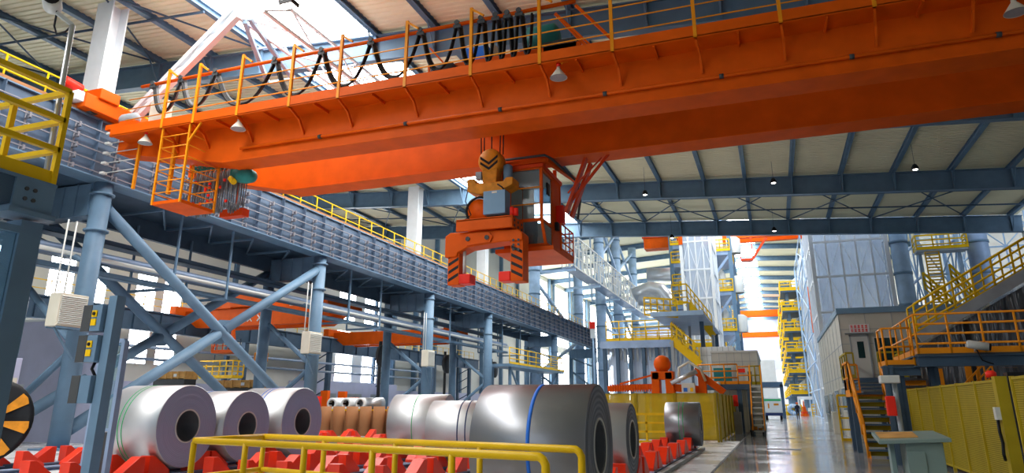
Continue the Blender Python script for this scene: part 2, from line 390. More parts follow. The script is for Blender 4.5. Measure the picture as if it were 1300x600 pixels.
# second tier: horizontal truss girder behind (seen from below)
g = thing('surge_truss', 'dark blue lattice walkway truss behind the long runway girder, seen from below', 'truss', (RX-2.6, 50, 9.7))
MB().bar((RX-3.6, Y0, 10.0), (RX-3.6, 84, 9.6), .25, 1.0).build('outer_chord', 'dblue', g)
b = MB()
for k in range(28):
    y = 2+3*k; z = ZB(y)-.1
    b.bar((RX-.6, y, z), (RX-3.6, y, z), .1); b.bar((RX-.6, y, z), (RX-3.6, y+3, z), .08)
b.build('web_member', 'blue', g)
MB().box((RX-3.5, Y0, 10.25), (RX-.7, 84, 10.29)).build('deck_plate', 'dblue', g)

# columns: twin-leg portals
cy = [19.5, 34.4, 48.9, 61.3, 83.0, 103.6]
lab = ['nearest twin-leg blue-grey tubular column under the runway, with an air unit beside it', 'second twin-leg blue-grey tubular column along the runway, behind the left coils',
  'third twin-leg blue-grey column under the runway, behind the small bright coils', 'fourth twin-leg blue-grey column under the runway, left of the yellow side platform', 'broad far blue-grey column under the runway beside the yellow side platform', 'last pale blue column at the far end of the runway']
for i, y in enumerate(cy):
    xf, xr = RX-.15, -28.4
    t = thing('runway_column', lab[i], 'column', (xf, y, 0), 'columns under the main crane runway')
    zt = ZB(y)
    MB().tube((xf, y, 0), (xf, y, zt), .36 if i < 2 else .4, 24).build('front_leg', 'blue', t)
    MB().tube((xr, y, 0), (xr, y, zt-1.2), .33, 20).build('rear_leg', 'blue', t)
    b = MB().box((xr-.2, y-.3, zt-1.35), (xf+.05, y+.3, zt-.02))
    for k in range(5): x = xr+.3+k*.75; b.box((x, y-.36, zt-1.35), (x+.05, y+.36, zt-.02))
    b.build('head_beam', 'blue', t)
    MB().box((xf-.65, y-.65, 0), (xf+.65, y+.65, .08)).build('base_plate', 'blue', t)
    for z in (zt-2.0, zt-.5): MB().tube((xf, y, z), (xf, y, z+.07), .46, 24).build('collar', 'blue', t)
    b = MB(); b.tube((xr, y, 6.4), (xf, y, 3.7), .14, 8); b.tube((xf, y, 3.7), (xr, y, .9), .14, 8); b.tube((xr, y, 8.3), (xf, y, 6.9), .11, 8); b.build('lacing_tube', 'blue', t)
ym = (cy[0]+cy[1])/2
for xx, nm, rr in ((RX-.15, 'large blue-grey tubular cross brace joining the two nearest runway columns', .24), (-28.4, 'rear blue-grey tubular cross brace, behind the large front one', .24)):
    t = thing('cross_brace', nm, 'brace', (xx, ym, .6))
    a0, a1, z0, z1 = cy[0]+.3, cy[1]-.3, .7, 9.2
    MB().tube((xx, a0, z1), (xx, a1, z0), rr, 16).build('falling_tube', 'blue', t)
    c = V((xx, (a0+a1)/2, (z0+z1)/2)); d = (V((xx, a1, z1))-V((xx, a0, z0))).normalized()
    MB().tube((xx, a0, z0), c-d*.2, rr, 16).tube(c+d*.2, (xx, a1, z1), rr, 16).build('rising_tube', 'blue', t)
    b = MB(); b.prism([c+V((-.02, 0, 0))+d*1.3*s+V((0, 0, .0)) for s in (-1,)]+[c+V((-.02, -.2, .55)), c+V((-.02, 0, 0))+d*1.3, c+V((-.02, .2, -.55))], (.04, 0, 0))
    b.build('gusset_plate', 'blue', t)
# pipes and trays along the runway
def along(name, label, cat, x, z, y0, y1, kind, m):
    b = MB()
    if kind[0] == 'pipe': b.tube((x, y0, z), (x, y1, z), kind[1], 14)
    else: b.box((x-kind[1]/2, y0, z), (x+kind[1]/2, y1, z+.02)); b.box((x-kind[1]/2, y0, z), (x-kind[1]/2+.03, y1, z+kind[2])); b.box((x+kind[1]/2-.03, y0, z), (x+kind[1]/2, y1, z+kind[2]))
    o = b.build(name, m); return tag(o, label, cat)
along('pipe', 'thick blue-grey pipe running along under the runway girder', 'pipe', -26.3, 7.55, 2, 70, ('pipe', .22), 'rail')
along('pipe', 'thin pale pipe beside the thick pipe under the runway girder', 'pipe', -25.75, 7.35, 2, 70, ('pipe', .09), 'lgrey')
along('cable_tray', 'upper dark blue cable tray above the thick pipe under the runway', 'cable tray', -27.0, 8.25, 2, 70, ('tray', .8, .2), 'dblue')
along('cable_tray', 'lower blue cable tray under the thick pipe along the runway', 'cable tray', -26.3, 6.75, 2, 70, ('tray', .5, .2), 'blue')
along('cable_tray', 'rear cable tray behind the thick pipe along the runway', 'cable tray', -27.8, 7.6, 2, 70, ('tray', .6, .18), 'dblue')
for i, y in enumerate((24.2, 27.6, 38.6, 42.5, 54.0, 66.5, 72)):
    b = MB(); x = -25.35
    b.bar((x, y, ZB(y)), (x, y, 6.65), .09, .09); b.bar((-28.0, y, 6.65), (x, y, 6.65), .1, .12); b.bar((-28.0, y, ZB(y)-.3), (-28, y, 6.65), .09)
    tag(b.build('pipe_hanger', 'blue'), 'blue-grey hanger frame holding the pipes under the runway, ' + ['nearest one, right of the hanging cage', 'second one, right of the hanging cage', 'first past the second column', 'second past the second column', 'past the third column', 'nearer one past the fourth column', 'farther one past the fourth column'][i], 'hanger', 'pipe hangers under the runway')
# air units on the columns
def air_unit(y, label):
    x = RX+.45; z = 4.3; y -= .95
    t = thing('air_unit', label, 'air unit', (x, y, z), 'cream air units on the columns')
    MB().cb((x, y, z+.6), (.55, 1.15, 1.2)).build('casing', 'cream', t, .03)
    b = MB()
    for k in range(15): zz = z+.1+k*.069; b.prism([(x+.275, y-.5, zz), (x+.32, y-.5, zz+.01), (x+.275, y-.5, zz+.045)], (0, 1.0, 0))
    b.build('louvre_grille', 'lgrey', t)
    b = MB(); b.bar((x-.25, y-.5, z-.03), (x-.25, y+.6, z-.03), .06); b.bar((x+.25, y-.5, z-.03), (x+.25, y+.6, z-.03), .06); b.bar((x, y-.4, z-.03), (x-.3, y+.75, z-1.1), .07)
    b.build('bracket', 'blue', t)
    b = MB(); b.tube((x-.2, y-.45, z+1.2), (x-.2, y-.45, z+4), .03, 6); b.tube((x-.2, y-.1, z+1.2), (x-.2, y-.1, z+4), .03, 6); b.build('feed_pipe', 'lgrey', t)
air_unit(19.4, 'cream louvred air unit on the nearest runway column'); air_unit(34.3, 'cream louvred air unit on the second runway column')
air_unit(48.8, 'small cream louvred air unit on the third runway column')
# white roof columns standing behind the runway girder
for i, y in enumerate((4.8, 19.2, 33.5, 47.7, 62.0)):
    x = RX-1.08
    if i in (0, 2): continue
    b = MB(); z0, z1 = ZT(y), RB(x)+1.2
    b.box((x-.47, y-.4, z0), (x+.47, y-.34, z1)); b.box((x-.47, y+.34, z0), (x+.47, y+.4, z1)); b.box((x-.03, y-.34, z0), (x+.03, y+.34, z1))
    t = tag(b.build('roof_column', 'white'), {1: 'near white steel roof column rising from the runway girder at upper left', 3: 'white steel roof column above the third runway column, left of the grab', 4: 'white steel roof column seen between the legs of the orange grab'}[i], 'column', 'white roof columns')
# white lattice strut and monitor truss under the rooflight
def lattice(b, p, q, w, up, n, r=.05):
    p, q = V(p), V(q); u = V(up).normalized()*w
    b.bar(p+u/2, q+u/2, r*2); b.bar(p-u/2, q-u/2, r*2)
    for k in range(n):
        a, c = lerp(p, q, k/n), lerp(p, q, (k+1)/n); s = 1 if k % 2 else -1
        b.bar(a+u/2*s, c-u/2*s, r*1.2)
    return b
J = G(302, 14, Z=15.7)
b = MB(); S0 = V((-25.0, 20.3, 13.3)); lattice(b, S0, J, .42, (-.35, 0, 1), 7, .11)
d_ = (J-S0); b.bar(S0+V((0, .16, -.05)), J+V((0, .16, -.05)), .06, .3)
tag(b.build('lattice_strut', 'white'), 'white lattice strut slanting up from the runway to the rooflight', 'strut')
b = MB(); lattice(b, J+V((0, 0, .2)), (J.x, 48.8, 15.9), .9, (0, 0, 1), 20, .05); lattice(b, J+V((1.2, 0, .2)), (J.x+1.2, 48.8, 15.9), .9, (0, 0, 1), 20, .05)
for k in range(10): y = J.y+.2+3*k; b.bar((J.x, y, 16.3), (J.x+1.2, y, 16.3), .07); b.bar((J.x, y, 15.5), (J.x+1.2, y+1.5, 15.5), .06)
tag(b.build('monitor_truss', 'white'), 'white lattice truss hanging under the bright rooflight', 'truss')
L1, L2 = G(340, 105, Y=J.y+4.2), G(372, 100, Y=J.y+4.4)
b = MB(); b.bar(J+V((.1, .3, -.3)), L1, .16); b.bar(J+V((.3, .3, -.2)), L2, .16); b.bar(L1, L2, .1); b.bar(lerp(J, L1, .5), lerp(J, L2, .5), .07)
tag(b.build('truss_leg', 'lblue'), 'pair of pale blue legs dropping from the head of the white lattice strut', 'brace')
for i, (x, y, z) in enumerate([G(367, 5, Z=15.2)]):
    b = MB().cb((x, y, z), (.55, .45, .14)); t = thing('rooflight_lamp', 'black square lamp hanging on a rod below the bright rooflight', 'lamp', (x, y, z))
    b.build('housing', 'black', t); MB().cb((x, y, z-.075), (.42, .32, .02)).build('lens', 'lamp', t); MB().tube((x, y, z), (x, y, RT_(x)), .012, 5).build('rod', 'dgrey', t)
# black lamps under the right roof
for i, (u, v, Y, l) in enumerate(((819, 247, 46, 'small black lamp hanging in front of the upper dark rafter, right of the cab'), (982, 232, 46, 'small black lamp before the upper rafter near the aisle centre line'), (1162, 215, 44, 'small black lamp hung on a wire under the beige sheet at right'), (983, 293, 58, 'small black lamp hanging in front of the lower dark rafter'), (853, 302, 59.5, 'small black lamp at the foot of the lower rafter'))):
    p = G(u, v, Y=Y); t = thing('hanging_lamp', l, 'lamp', p, 'black lamps hung under the roof')
    MB().lathe(p, (0,0,1), [(0, .02), (0, .2), (.12, .2), (.3, .1), (.34, .03)], 14).build('shade', 'black', t)
    MB().lathe(p, (0,0,1), [(-.02, .001), (-.02, .13), (0, .13)], 12).build('lens', 'lamp', t); MB().tube(p+V((0,0,.3)), (p.x, p.y, RT_(p.x)-.05), .012, 5).build('wire', 'dgrey', t)

# ================================================================== MAIN BRIDGE CRANE
cr = thing('bridge_crane', 'huge orange double-girder bridge crane crossing the top of the hall', 'bridge crane', (-4, 21, 10.2))
XE, XB = 17.5, -18.4
def girder(y0, y1, zb, zt, name):
    b = MB(); b.prism([(-23.9, y0, zt-.7), (-23.9, y0, zt), (XE, y0, zt), (XE, y0, zb), (XB, y0, zb)], (0, y1-y0, 0))
    b.prism([(XB, y0-.09, zb-.03), (XE, y0-.09, zb-.03), (XE, y0-.09, zb+.03), (XB, y0-.09, zb+.03)], (0, y1-y0+.18, 0))
    return b.build(name, 'orange', cr, .01)
girder(19.1, 19.95, 10.2, 11.95, 'near_girder'); girder(22.8, 23.65, 10.2, 12.1, 'far_girder')
WZ = 11.6
MB().box((-23.3, 18.2, WZ), (XE, 19.1, WZ+.04)).build('walkway_plate', 'orange', cr)
MB().box((-23.3, 18.17, WZ-.03), (XE, 18.21, WZ+.33)).box((-23.3, 18.17, WZ-.05), (XE, 18.27, WZ)).build('toe_board', 'orange', cr)
MB().tube((-17.6, 19.0, 10.62), (XE, 19.0, 10.62), .055, 10).build('conduit', 'orange', cr)
for k in range(9): x = -14.2+3.4*k; MB().tube((x, 19.0, 10.62), (x+.12, 19.0, 10.62), .075, 10).build('conduit_coupling', 'dgrey', cr)
pxs = [-20.7, -19.2, -17.2, -14.95, -12.95, -10.4, -8.05, -5.75, -3.5, -1.12, 1.15, 3.45, 5.7, 8, 10.3]
for i, x in enumerate(pxs):
    zt = 13.98 if i < 8 else 12.9
    b = MB().bar((x, 18.2, WZ-.05), (x, 18.2, 13.98 if i < 11 else 12.9), .1, .09)
    if i < 8: b.bar((x, 18.2, 13.93), (x+.42, 18.2, 13.62), .07)
    b.build('post', 'amber', cr)
    MB().bar((x, 18.25, WZ-.05), (x+.05, 18.75, 11.3), .06, .1).bar((x+.05, 18.75, 11.3), (x+.05, 19.1, 10.85), .06, .1).build('walkway_bracket', 'orange', cr)
    if i < len(pxs)-1:
        xm = (x+pxs[i+1])/2; MB().box((xm-.03, 18.25, WZ-.1), (xm+.03, 19.1, WZ)).build('walkway_joist', 'orange', cr)
for z in (12.15, 12.6, 13.0): MB().tube((-22.6, 18.2, z), (XE, 18.2, z), .022, 6).build('mid_rail', 'amber', cr)
MB().tube((-22.2, 18.32, 13.56), (-4.6, 18.32, 13.56), .065, 10).build('festoon_rail', 'orange', cr)
MB().bar((-4.6, 18.3, 13.4), (-3.2, 18.6, 11.7), .08).bar((-5.2, 18.3, 13.2), (-3.9, 18.6, 11.7), .05).build('stay', 'orange', cr)
# end carriage
ec = MB().box((-25.08, 17.6, 12.75), (-24.2, 25.0, 13.35)); ec.box((-25.08, 18.1, 13.3), (-24.1, 19.0, 13.75)); ec.build('end_carriage', 'orange', cr, .03)
for y in (18.2, 20.2, 22.6, 24.6): MB().tube((-24.9, y, 12.98), (-24.4, y, 12.98), .3, 20).build('wheel', 'dgrey', cr)
MB().tube((-24.65, 17.65, 13.55), (-24.65, 16.9, 13.62), .2, 16).build('buffer', 'redp', cr, .02)
MB().box((-25, 17.3, 12.95), (-24.3, 17.75, 13.35)).build('sensor_box', 'white', cr, .02)
MB().lathe((-23.4, 18.7, 12.45), (1,0,0), [(0, .02), (0, .2), (.1, .24), (.7, .24), (.8, .16), (.82, .02)], 16).build('travel_motor', 'grey', cr)
MB().box((-23.9, 18.4, 12.0), (-22.3, 19.5, 12.2)).box((-23.3, 18.5, 12.2), (-22.6, 18.9, 12.35)).build('motor_bracket', 'orange', cr)
MB().box((-22.1, 18.75, 12.0), (-21.3, 19.1, 13.1)).build('control_cabinet', 'cream', cr, .02)
# trolley with hoist machinery between the girders
tr = thing('crane_trolley', 'orange crane trolley with blue box and dark motors, behind the bunched cables', 'trolley', (-7.5, 21.4, 12.1))
MB().box((-10.2, 19.4, 12.12), (-4.6, 23.4, 12.5)).box((-10.0, 19.6, 12.5), (-4.8, 19.75, 12.9)).bar((-10.2, 19.5, 13.4), (-10.2, 19.5, 12.4), .07).bar((-10.2, 19.5, 13.6), (-9.3, 19.5, 12.5), .06).bar((-5.6, 19.5, 14.0), (-4.5, 19.5, 12.5), .1).build('frame', 'orange', tr)
MB().box((-8.95, 19.7, 12.9), (-8.1, 20.3, 13.45)).build('control_box', 'bluep', tr, .02)
MB().box((-9.2, 20.4, 12.6), (-8.2, 21, 14.0)).build('resistor_cabinet', 'cream', tr, .02)
MB().lathe((-10.0, 19.5, 12.62), (1,0,0), [(0, .02), (0, .28), (.7, .28), (.8, .15), (.8, .02)], 18).build('travel_motor', 'dgrey', tr)
MB().lathe((-6.6, 19.9, 13.4), (1,0,0), [(0, .02), (0, .45), (.9, .45), (1.0, .3), (1.0, .02)], 20).build('hoist_motor', 'teal', tr)
MB().tube((-8, 21.4, 12.9), (-5.2, 21.4, 12.9), .5, 24).build('rope_drum', 'hook', tr)
MB().box((-6.1, 19.6, 12.5), (-4.9, 20.4, 13.1)).build('gearbox', 'dgrey', tr, .04)
# festoon loops
tops = [-21.6, -20.2, -18.55, -15.85, -13.85, -11.85, -9.95, -8.6, -7.75, -7.25, -6.85, -6.45, -5.95]
def loop(b, x0, x1, zt, zb, y, r):
    pts = []
    w = x1-x0
    for k in range(17):
        t = k/16; s = (2*t-1)
        pts.append((x0+w*(.5+.5*(abs(s)**.85)*(1 if s > 0 else -1)), y, zb+(zt-zb)*abs(s)**2.0))
    b.path(pts, r, 6)
fl = ['first grey festoon loop, above the hanging cage', 'second grey festoon loop, right of the hanging cage', 'third festoon loop, left end of the walkway', 'fourth festoon loop, before the bright rooflight', 'fifth festoon loop, middle of the bright rooflight', 'sixth festoon loop, right edge of the rooflight', 'seventh festoon loop, left of the blue trolley box', 'narrow festoon loop beside the blue trolley box', 'first loop of the tight bunch of cables', 'second loop of the tight bunch of cables', 'third loop of the tight bunch of cables', 'last loop of the tight bunch of cables']
for i, (a, c) in enumerate(zip(tops, tops[1:])):
    zb = 12.0 if i > 1 else 12.25
    t = thing('festoon_cable', 'black hanging crane cable, ' + fl[i], 'cable', ((a+c)/2, 18.4, zb), 'festoon cables along the crane walkway')
    for k in range(4):
        b = MB(); loop(b, a+.07+.02*k, c-.07-.02*(k % 2), 13.42, zb+.05*k, 18.3+.045*k, .042 if k < 3 else .03)
        b.build('cable', 'black' if i > 1 and k < 3 else ('black' if k < 2 else 'cable'), t)
    MB().cb((a, 18.36, 13.48), (.26, .2, .14)).tube((a, 18.22, 13.6), (a, 18.5, 13.6), .09, 10).build('cable_trolley', 'dgrey', t)
# cone lamps under the walkway
for u, v, l in ((303, 158, 'white cone lamp under the crane walkway, right of the cage'), (186, 170, 'white cone lamp under the left end of the crane walkway'), (709, 92, 'white cone lamp under the middle of the crane walkway'), (1288, 8, 'white cone lamp under the crane walkway at far upper right')):
    p = G(u, v, Y=18.45); p.z = min(p.z, 11.35)
    t = thing('cone_lamp', l, 'lamp', p-V((0,0,.18)), 'cone lamps under the crane')
    MB().lathe(p, (0,0,1), [(-.18, .27), (.12, .06), (.2, .06), (.2, .01)], 20).build('shade', 'cream', t)
    MB().lathe(p, (0,0,1), [(-.175, .001), (-.175, .25)], 20).build('lens', 'grey', t)
    MB().tube(p+V((0,0,.18)), p+V((0,0,.32)), .07, 10).build('socket', 'redp', t)
    MB().path([p+V((0,0,.3)), (p.x, p.y, WZ-.05)], .02, 6).path([p+V((.05,0,.32)), p+V((.3, 0, .32)), p+V((.32, 0, .5)), (p.x+.1, p.y, WZ-.04)], .02, 6).build('hook_arm', 'amber', t)
# inspection cage
cx0, cx1, cy0, cy1, cz0, cz1 = -20.65, -19.35, 18.25, 19.9, 8.55, 11.55
cg = thing('inspection_cage', 'orange ladder-like inspection cage hanging under the left end of the crane', 'cage', ((cx0+cx1)/2, (cy0+cy1)/2, cz0))
MB().box((cx0, cy0, cz0), (cx1, cy1, cz0+.12)).build('floor_pan', 'orange', cg)
for x in (cx0, cx1):
    for y in (cy0, cy1): MB().bar((x, y, cz0), (x, y, cz1), .07).build('corner_post', 'amber', cg)
for k in range(1, 7):
    z = cz0+k*.44; b = MB()
    b.tube((cx0, cy0, z), (cx1, cy0, z), .022, 6).tube((cx1, cy0, z), (cx1, cy1, z), .022, 6).tube((cx0, cy0, z), (cx0, cy1, z), .022, 6).tube((cx0, cy1, z), (cx1, cy1, z), .022, 6)
    b.build('rung', 'amber', cg)
MB().bar((cx1, cy0, cz1-.7), (cx1+.5, cy0, cz1), .06).build('stay', 'amber', cg)
b = MB(); 
for k in range(5): z = 9.9+.42*k; b.tube((cx0-.05, 19.0, z), (-24.3, 19.0, z), .02, 6); b.cb((-24.3, 19, z), (.3, .16, .1))
t = tag(MB().bar((cx0-.12, 19.0, 9.2), (cx0-.12, 19, 11.8), .12).bar((-22.6, 19, 9.6), (-22.6, 19, 12), .1).bar((-22.6, 19, 11.7), (cx0-.12, 19, 11.7), .08).build('collector_post', 'amber'), 'orange collector post left of the hanging cage', 'collector')
for k in range(5):
    z = ZT(19)-.55-.42*k; MB().tube((-22.6, 19, z), (RX+.35, 19, z), .02, 6).cb((RX+.32, 19, z), (.2, .2, .09)).build('collector_arm', 'lgrey', t)
# grey cable curtain right of the cage
cf = thing('cable_curtain', 'bundle of grey looped cables with green trolleys hanging beside the orange cage', 'cable', (-18.4, 20.4, 8.6))
MB().ibeam((-21.3, 20.4, 10.75), (-18.0, 20.4, 10.75), .2, .12).build('carrier_beam', 'orange', cf)
for k in range(11):
    x = -20.95+.225*k
    MB().cb((x, 20.4, 10.58), (.15, .22, .16)).tube((x, 20.25, 10.7), (x, 20.55, 10.7), .06, 8).build('cable_trolley', 'teal', cf)
    b = MB()
    for j in range(4):
        yy = 20.22+.12*j; zb = 8.75+random.uniform(-.12, .25)
        loop(b, x+.015*j-.02, x+.215-.01*j, 10.5, zb, yy, .022)
    b.build('cable', 'cable', cf)
b = MB()
for k in range(14): b.cb((-20.9+.18*random.randint(0, 12), 20.2, random.uniform(9.0, 10.2)), (.1, .06, .1))
b.build('cable_clip', 'redp', cf)
tm = thing('festoon_motor', 'teal geared motor hanging at the right end of the grey cable bundle', 'motor', (-16.8, 20.4, 9.6))
MB().lathe((-18.75, 20.3, 10.15), (.9, -.2, -.25), [(0, .02), (0, .3), (.5, .32), (.9, .24), (1.0, .1), (1.02, .01)], 20).build('motor_body', 'teal', tm)
MB().cb((-18.85, 20.4, 10.15), (.4, .5, .5)).bar((-18.85, 20.4, 10.3), (-18.85, 20.3, 10.9), .12).build('gearbox', 'teal', tm, .05)
MB().tube((-18.9, 20.1, 9.95), (-18.65, 20.0, 9.75), .12, 10).build('brake', 'yellow', tm)
MB().box((-20.0, 20.9, 8.7), (-18.9, 21.3, 9.0)).bar((-19.4, 21.1, 9.0), (-19.4, 21.1, 11.3), .08).build('hanging_tray', 'rust', tm)

# ------------------------------------------------------------ hook block, grab, cab
Yh = 21.6
hb = thing('hook_block', 'ochre crane hook block with black chevrons hanging on wire ropes', 'hook block', (-8.65, Yh, 8.6))
MB().lathe((-8.65, Yh-.3, 9.85), (0,1,0), [(0, .01), (0, .38), (.08, .44), (.52, .44), (.6, .38), (.6, .01)], 24).build('sheave_housing', 'hook', hb)
MB().prism([(-8.95, Yh-.25, 9.7), (-8.35, Yh-.25, 9.7), (-8.4, Yh-.25, 8.9), (-8.9, Yh-.25, 8.9)], (0, .5, 0)).build('neck', 'hook', hb, .03)
MB().prism([(-9.45, Yh-.35, 9.2), (-9.2, Yh-.35, 9.2), (-9.1, Yh-.35, 9.0), (-8.1, Yh-.35, 9.0), (-8.0, Yh-.35, 9.12), (-7.75, Yh-.35, 9.12), (-7.75, Yh-.35, 8.85), (-8.2, Yh-.35, 8.65), (-9.0, Yh-.35, 8.62), (-9.45, Yh-.35, 8.75)], (0, .7, 0)).build('cross_head', 'hook', hb, .03)
b = MB()
for s in (-1, 1):
    for o in (.12, .36): b.prism([(-8.65+s*.0, Yh-.315, 9.38+o*.8), (-8.65+s*.33, Yh-.315, 9.62+o*.8), (-8.65+s*.33, Yh-.315, 9.72+o*.8), (-8.65, Yh-.315, 9.48+o*.8)], (0, .012, 0))
b.build('chevron_mark', 'black', hb)
for dx in (-.42, -.3, -.02, .3, .42):
    MB().tube((-8.65+dx, Yh, 10.1), (-8.65+dx*1.1, Yh, 12.4), .022, 6).build('rope', 'black', hb)
MB().lathe((-8.12, Yh+.2, 9.0), (0,0,1), [(0, .02), (0, .17), (.7, .17), (.78, .08), (.78, .01)], 16).build('slewing_motor', 'motor', hb)
MB().cb((-9.05, Yh-.2, 9.32), (.22, .2, .28)).build('junction_box', 'grey', hb, .02)
gr = thing('coil_grab', 'orange C-shaped coil grab with black striped legs hanging under the hook block', 'coil grab', (-8.75, Yh, 5.5))
MB().box((-9.75, Yh-.55, 7.28), (-7.7, Yh-.45, 7.68)).box((-9.75, Yh+.45, 7.28), (-7.7, Yh+.55, 7.68)).box((-9.75, Yh-.55, 7.62), (-7.7, Yh+.55, 7.7)).box((-7.75, Yh-.55, 7.28), (-7.68, Yh+.55, 7.68)).build('top_frame', 'orange', gr, .015)
b = MB()
for u in (0, 1, 2):
    for w in (0, 1): b.tube((-7.69, Yh-.35+.35*u, 7.38+.18*w), (-7.66, Yh-.35+.35*u, 7.38+.18*w), .05, 10)
b.build('frame_hole', 'dgrey', gr)
MB().prism([(-10.25, Yh-.35, 6.45), (-10.25, Yh-.35, 7.2), (-10.05, Yh-.35, 7.32), (-7.55, Yh-.35, 7.25), (-7.4, Yh-.35, 7.1), (-7.4, Yh-.35, 6.85), (-8.2, Yh-.35, 6.85), (-9.4, Yh-.35, 6.75), (-9.75, Yh-.35, 6.6), (-9.8, Yh-.35, 6.45)], (0, .7, 0)).build('beam', 'orange', gr, .04)
MB().prism([(-9.5, Yh-.42, 6.98), (-9.4, Yh-.42, 7.22), (-8.6, Yh-.42, 7.22), (-8.45, Yh-.42, 7.05), (-8.55, Yh-.42, 6.86), (-9.4, Yh-.42, 6.8)], (0, .07, 0)).build('link_plate', 'orange', gr)
b = MB()
for x in (-9.35, -8.65): b.tube((x, Yh-.46, 7.02), (x, Yh-.4, 7.02), .08, 14)
b.build('link_pin', 'dgrey', gr)
for s, x0, x1 in ((-1, -10.15, -9.72), (1, -7.85, -7.4)):
    lg = MB().box((x0, Yh-.28, 5.5), (x1, Yh+.28, 6.9)).build('leg', 'orange', gr, .02)
    b = MB()
    for k in range(4):
        z = 5.6+.27*k; sl = .2*(-s)
        b.prism([(x0+.03, Yh-.285, z-min(sl, 0)*1.0), (x1-.03, Yh-.285, z+max(sl, 0)), (x1-.03, Yh-.285, z+.11+max(sl, 0)), (x0+.03, Yh-.285, z+.11-min(sl, 0))], (0, .012, 0))
    b.build('warning_stripe', 'black', lg)
    xi = x1 if s < 0 else x0
    MB().box((xi, Yh-.3, 5.52), (xi-s*.42, Yh+.2, 5.85)).build('gripping_pad', 'redp', gr, .03)
    if s > 0:
        b = MB()
        for r in range(3):
            for c in range(2): b.tube((x0+.13+.18*c, Yh-.36, 6.55+.16*r), (x0+.13+.18*c, Yh-.34, 6.55+.16*r), .045, 8)
        b.build('bolt_hole', 'dgrey', lg)
MB().tube((-9.6, Yh-.1, 5.9), (-9.6, Yh-.1, 6.75), .06, 10).build('cylinder_rod', 'lgrey', gr)
MB().box((-8.72, Yh-.62, 7.78), (-7.92, Yh-.1, 8.6)).build('cabinet', 'motor', gr, .015)
MB().box((-8.4, Yh-.635, 8.5), (-8.22, Yh-.62, 8.56)).build('cabinet_plate', 'cream', gr)
MB().lathe((-9.1, Yh-.1, 8.1), (0,1,0), [(0, .02), (0, .42), (.5, .42), (.5, .02)], 24).build('cable_drum', 'orange', gr)
MB().lathe((-9.1, Yh-.13, 8.1), (0,1,0), [(0, .43), (0, .5), (.05, .5), (.05, .43), (0, .43)], 24).build('drum_flange', 'black', gr)
MB().tube((-7.75, Yh-.4, 7.7), (-7.75, Yh-.4, 8.0), .08, 10).tube((-7.6, Yh-.4, 7.7), (-7.6, Yh-.4, 7.95), .08, 10).build('valve', 'redp', gr)
MB().box((-8.4, Yh-.2, 7.7), (-8.0, Yh+.2, 8.7)).build('mast', 'orange', gr)
b = MB(); b.path([(-9.4, Yh-.3, 9.0), (-9.5, Yh-.35, 8.4), (-9.3, Yh-.3, 7.9), (-9.6, Yh-.3, 7.7)], .02, 5); b.path([(-8.3, Yh-.35, 8.9), (-8.1, Yh-.45, 8.75), (-8, Yh-.4, 8.6)], .025, 5); b.build('hose', 'black', gr)
# cab
ax0, ax1, ay0, ay1 = -8.5, -7.0, 22.15, 24.4
cb_ = thing('operator_cab', 'orange glazed crane operator cab hanging under the far girder', 'crane cab', ((ax0+ax1)/2, 23, 7.0))
zb, zs, zt = 6.95, 7.75, 9.65
b = MB()
for x in (ax0, ax1):
    b.bar((x, ay0, zs), (x, ay0, zt), .1); b.bar((x, ay1, zb), (x, ay1, zt), .1); b.bar((x, ay0, zs), (x, ay0+.45, zb), .09); b.bar((x, ay0, zs), (x, ay1, zs), .08)
    b.bar((x, ay0, zt), (x, ay1, zt), .14); b.bar((x, ay0+.45, zb), (x, ay1, zb), .12)
for y, z in ((ay0, zt), (ay0, zs), (ay0+.45, zb), (ay1, zt), (ay1, zb)): b.bar((ax0, y, z), (ax1, y, z), .1)
b.build('frame', 'orange', cb_)
MB().box((ax0-.1, ay0-.1, zt), (ax1+.1, ay1+.1, zt+.12)).box((ax0+.1, ay0+.3, zt+.12), (ax1-.1, ay1-.2, zt+.3)).build('roof', 'rust', cb_)
MB().box((ax0, ay0+.4, zb-.08), (ax1, ay1, zb)).box((ax0-.3, ay0+.2, zb-.25), (ax1+.35, ay1+.6, zb-.1)).build('floor_frame', 'orange', cb_)
MB().box((ax1-.03, ay0+1.2, zb), (ax1+.03, ay1, zt)).build('side_panel', 'orange', cb_)
MB().box((ax0, ay1-.04, zb), (ax1, ay1, 8.2)).box((ax0, ay1-.04, 8.2), (ax0+.5, ay1, zt)).build('rear_panel', 'cream', cb_); MB().box((ax0+.5, ay1-.03, 8.2), (ax1, ay1-.01, zt)).build('rear_window', 'glass', cb_)
MB().box((ax1-.05, ay0+1.2, zb+.05), (ax1-.03, ay1-.05, zt-.05)).box((ax0+.05, ay0+.1, zt-.06), (ax1-.05, ay1-.05, zt-.04)).build('inner_lining', 'cream', cb_)
MB().box((ax0+.04, ay0-.01, zs+.04), (ax1-.04, ay0+.01, zt-.05)).build('front_window', 'glass', cb_)
MB().prism([(ax0+.04, ay0, zs-.04), (ax1-.04, ay0, zs-.04), (ax1-.04, ay0+.43, zb+.06), (ax0+.04, ay0+.43, zb+.06)], (0, .015, 0)).build('lower_window', 'glass', cb_)
MB().box((ax1-.01, ay0+.06, zs+.04), (ax1+.01, ay0+1.15, zt-.06)).prism([(ax1, ay0+.1, zs-.05), (ax1, ay0+1.15, zs-.05), (ax1, ay0+1.15, zb+.06), (ax1, ay0+.48, zb+.06)], (.01, 0, 0)).build('side_window', 'glass', cb_)
MB().box((ax0-.02, ay0+.1, zs), (ax0+.02, ay1, zt)).build('far_side_panel', 'cream', cb_)
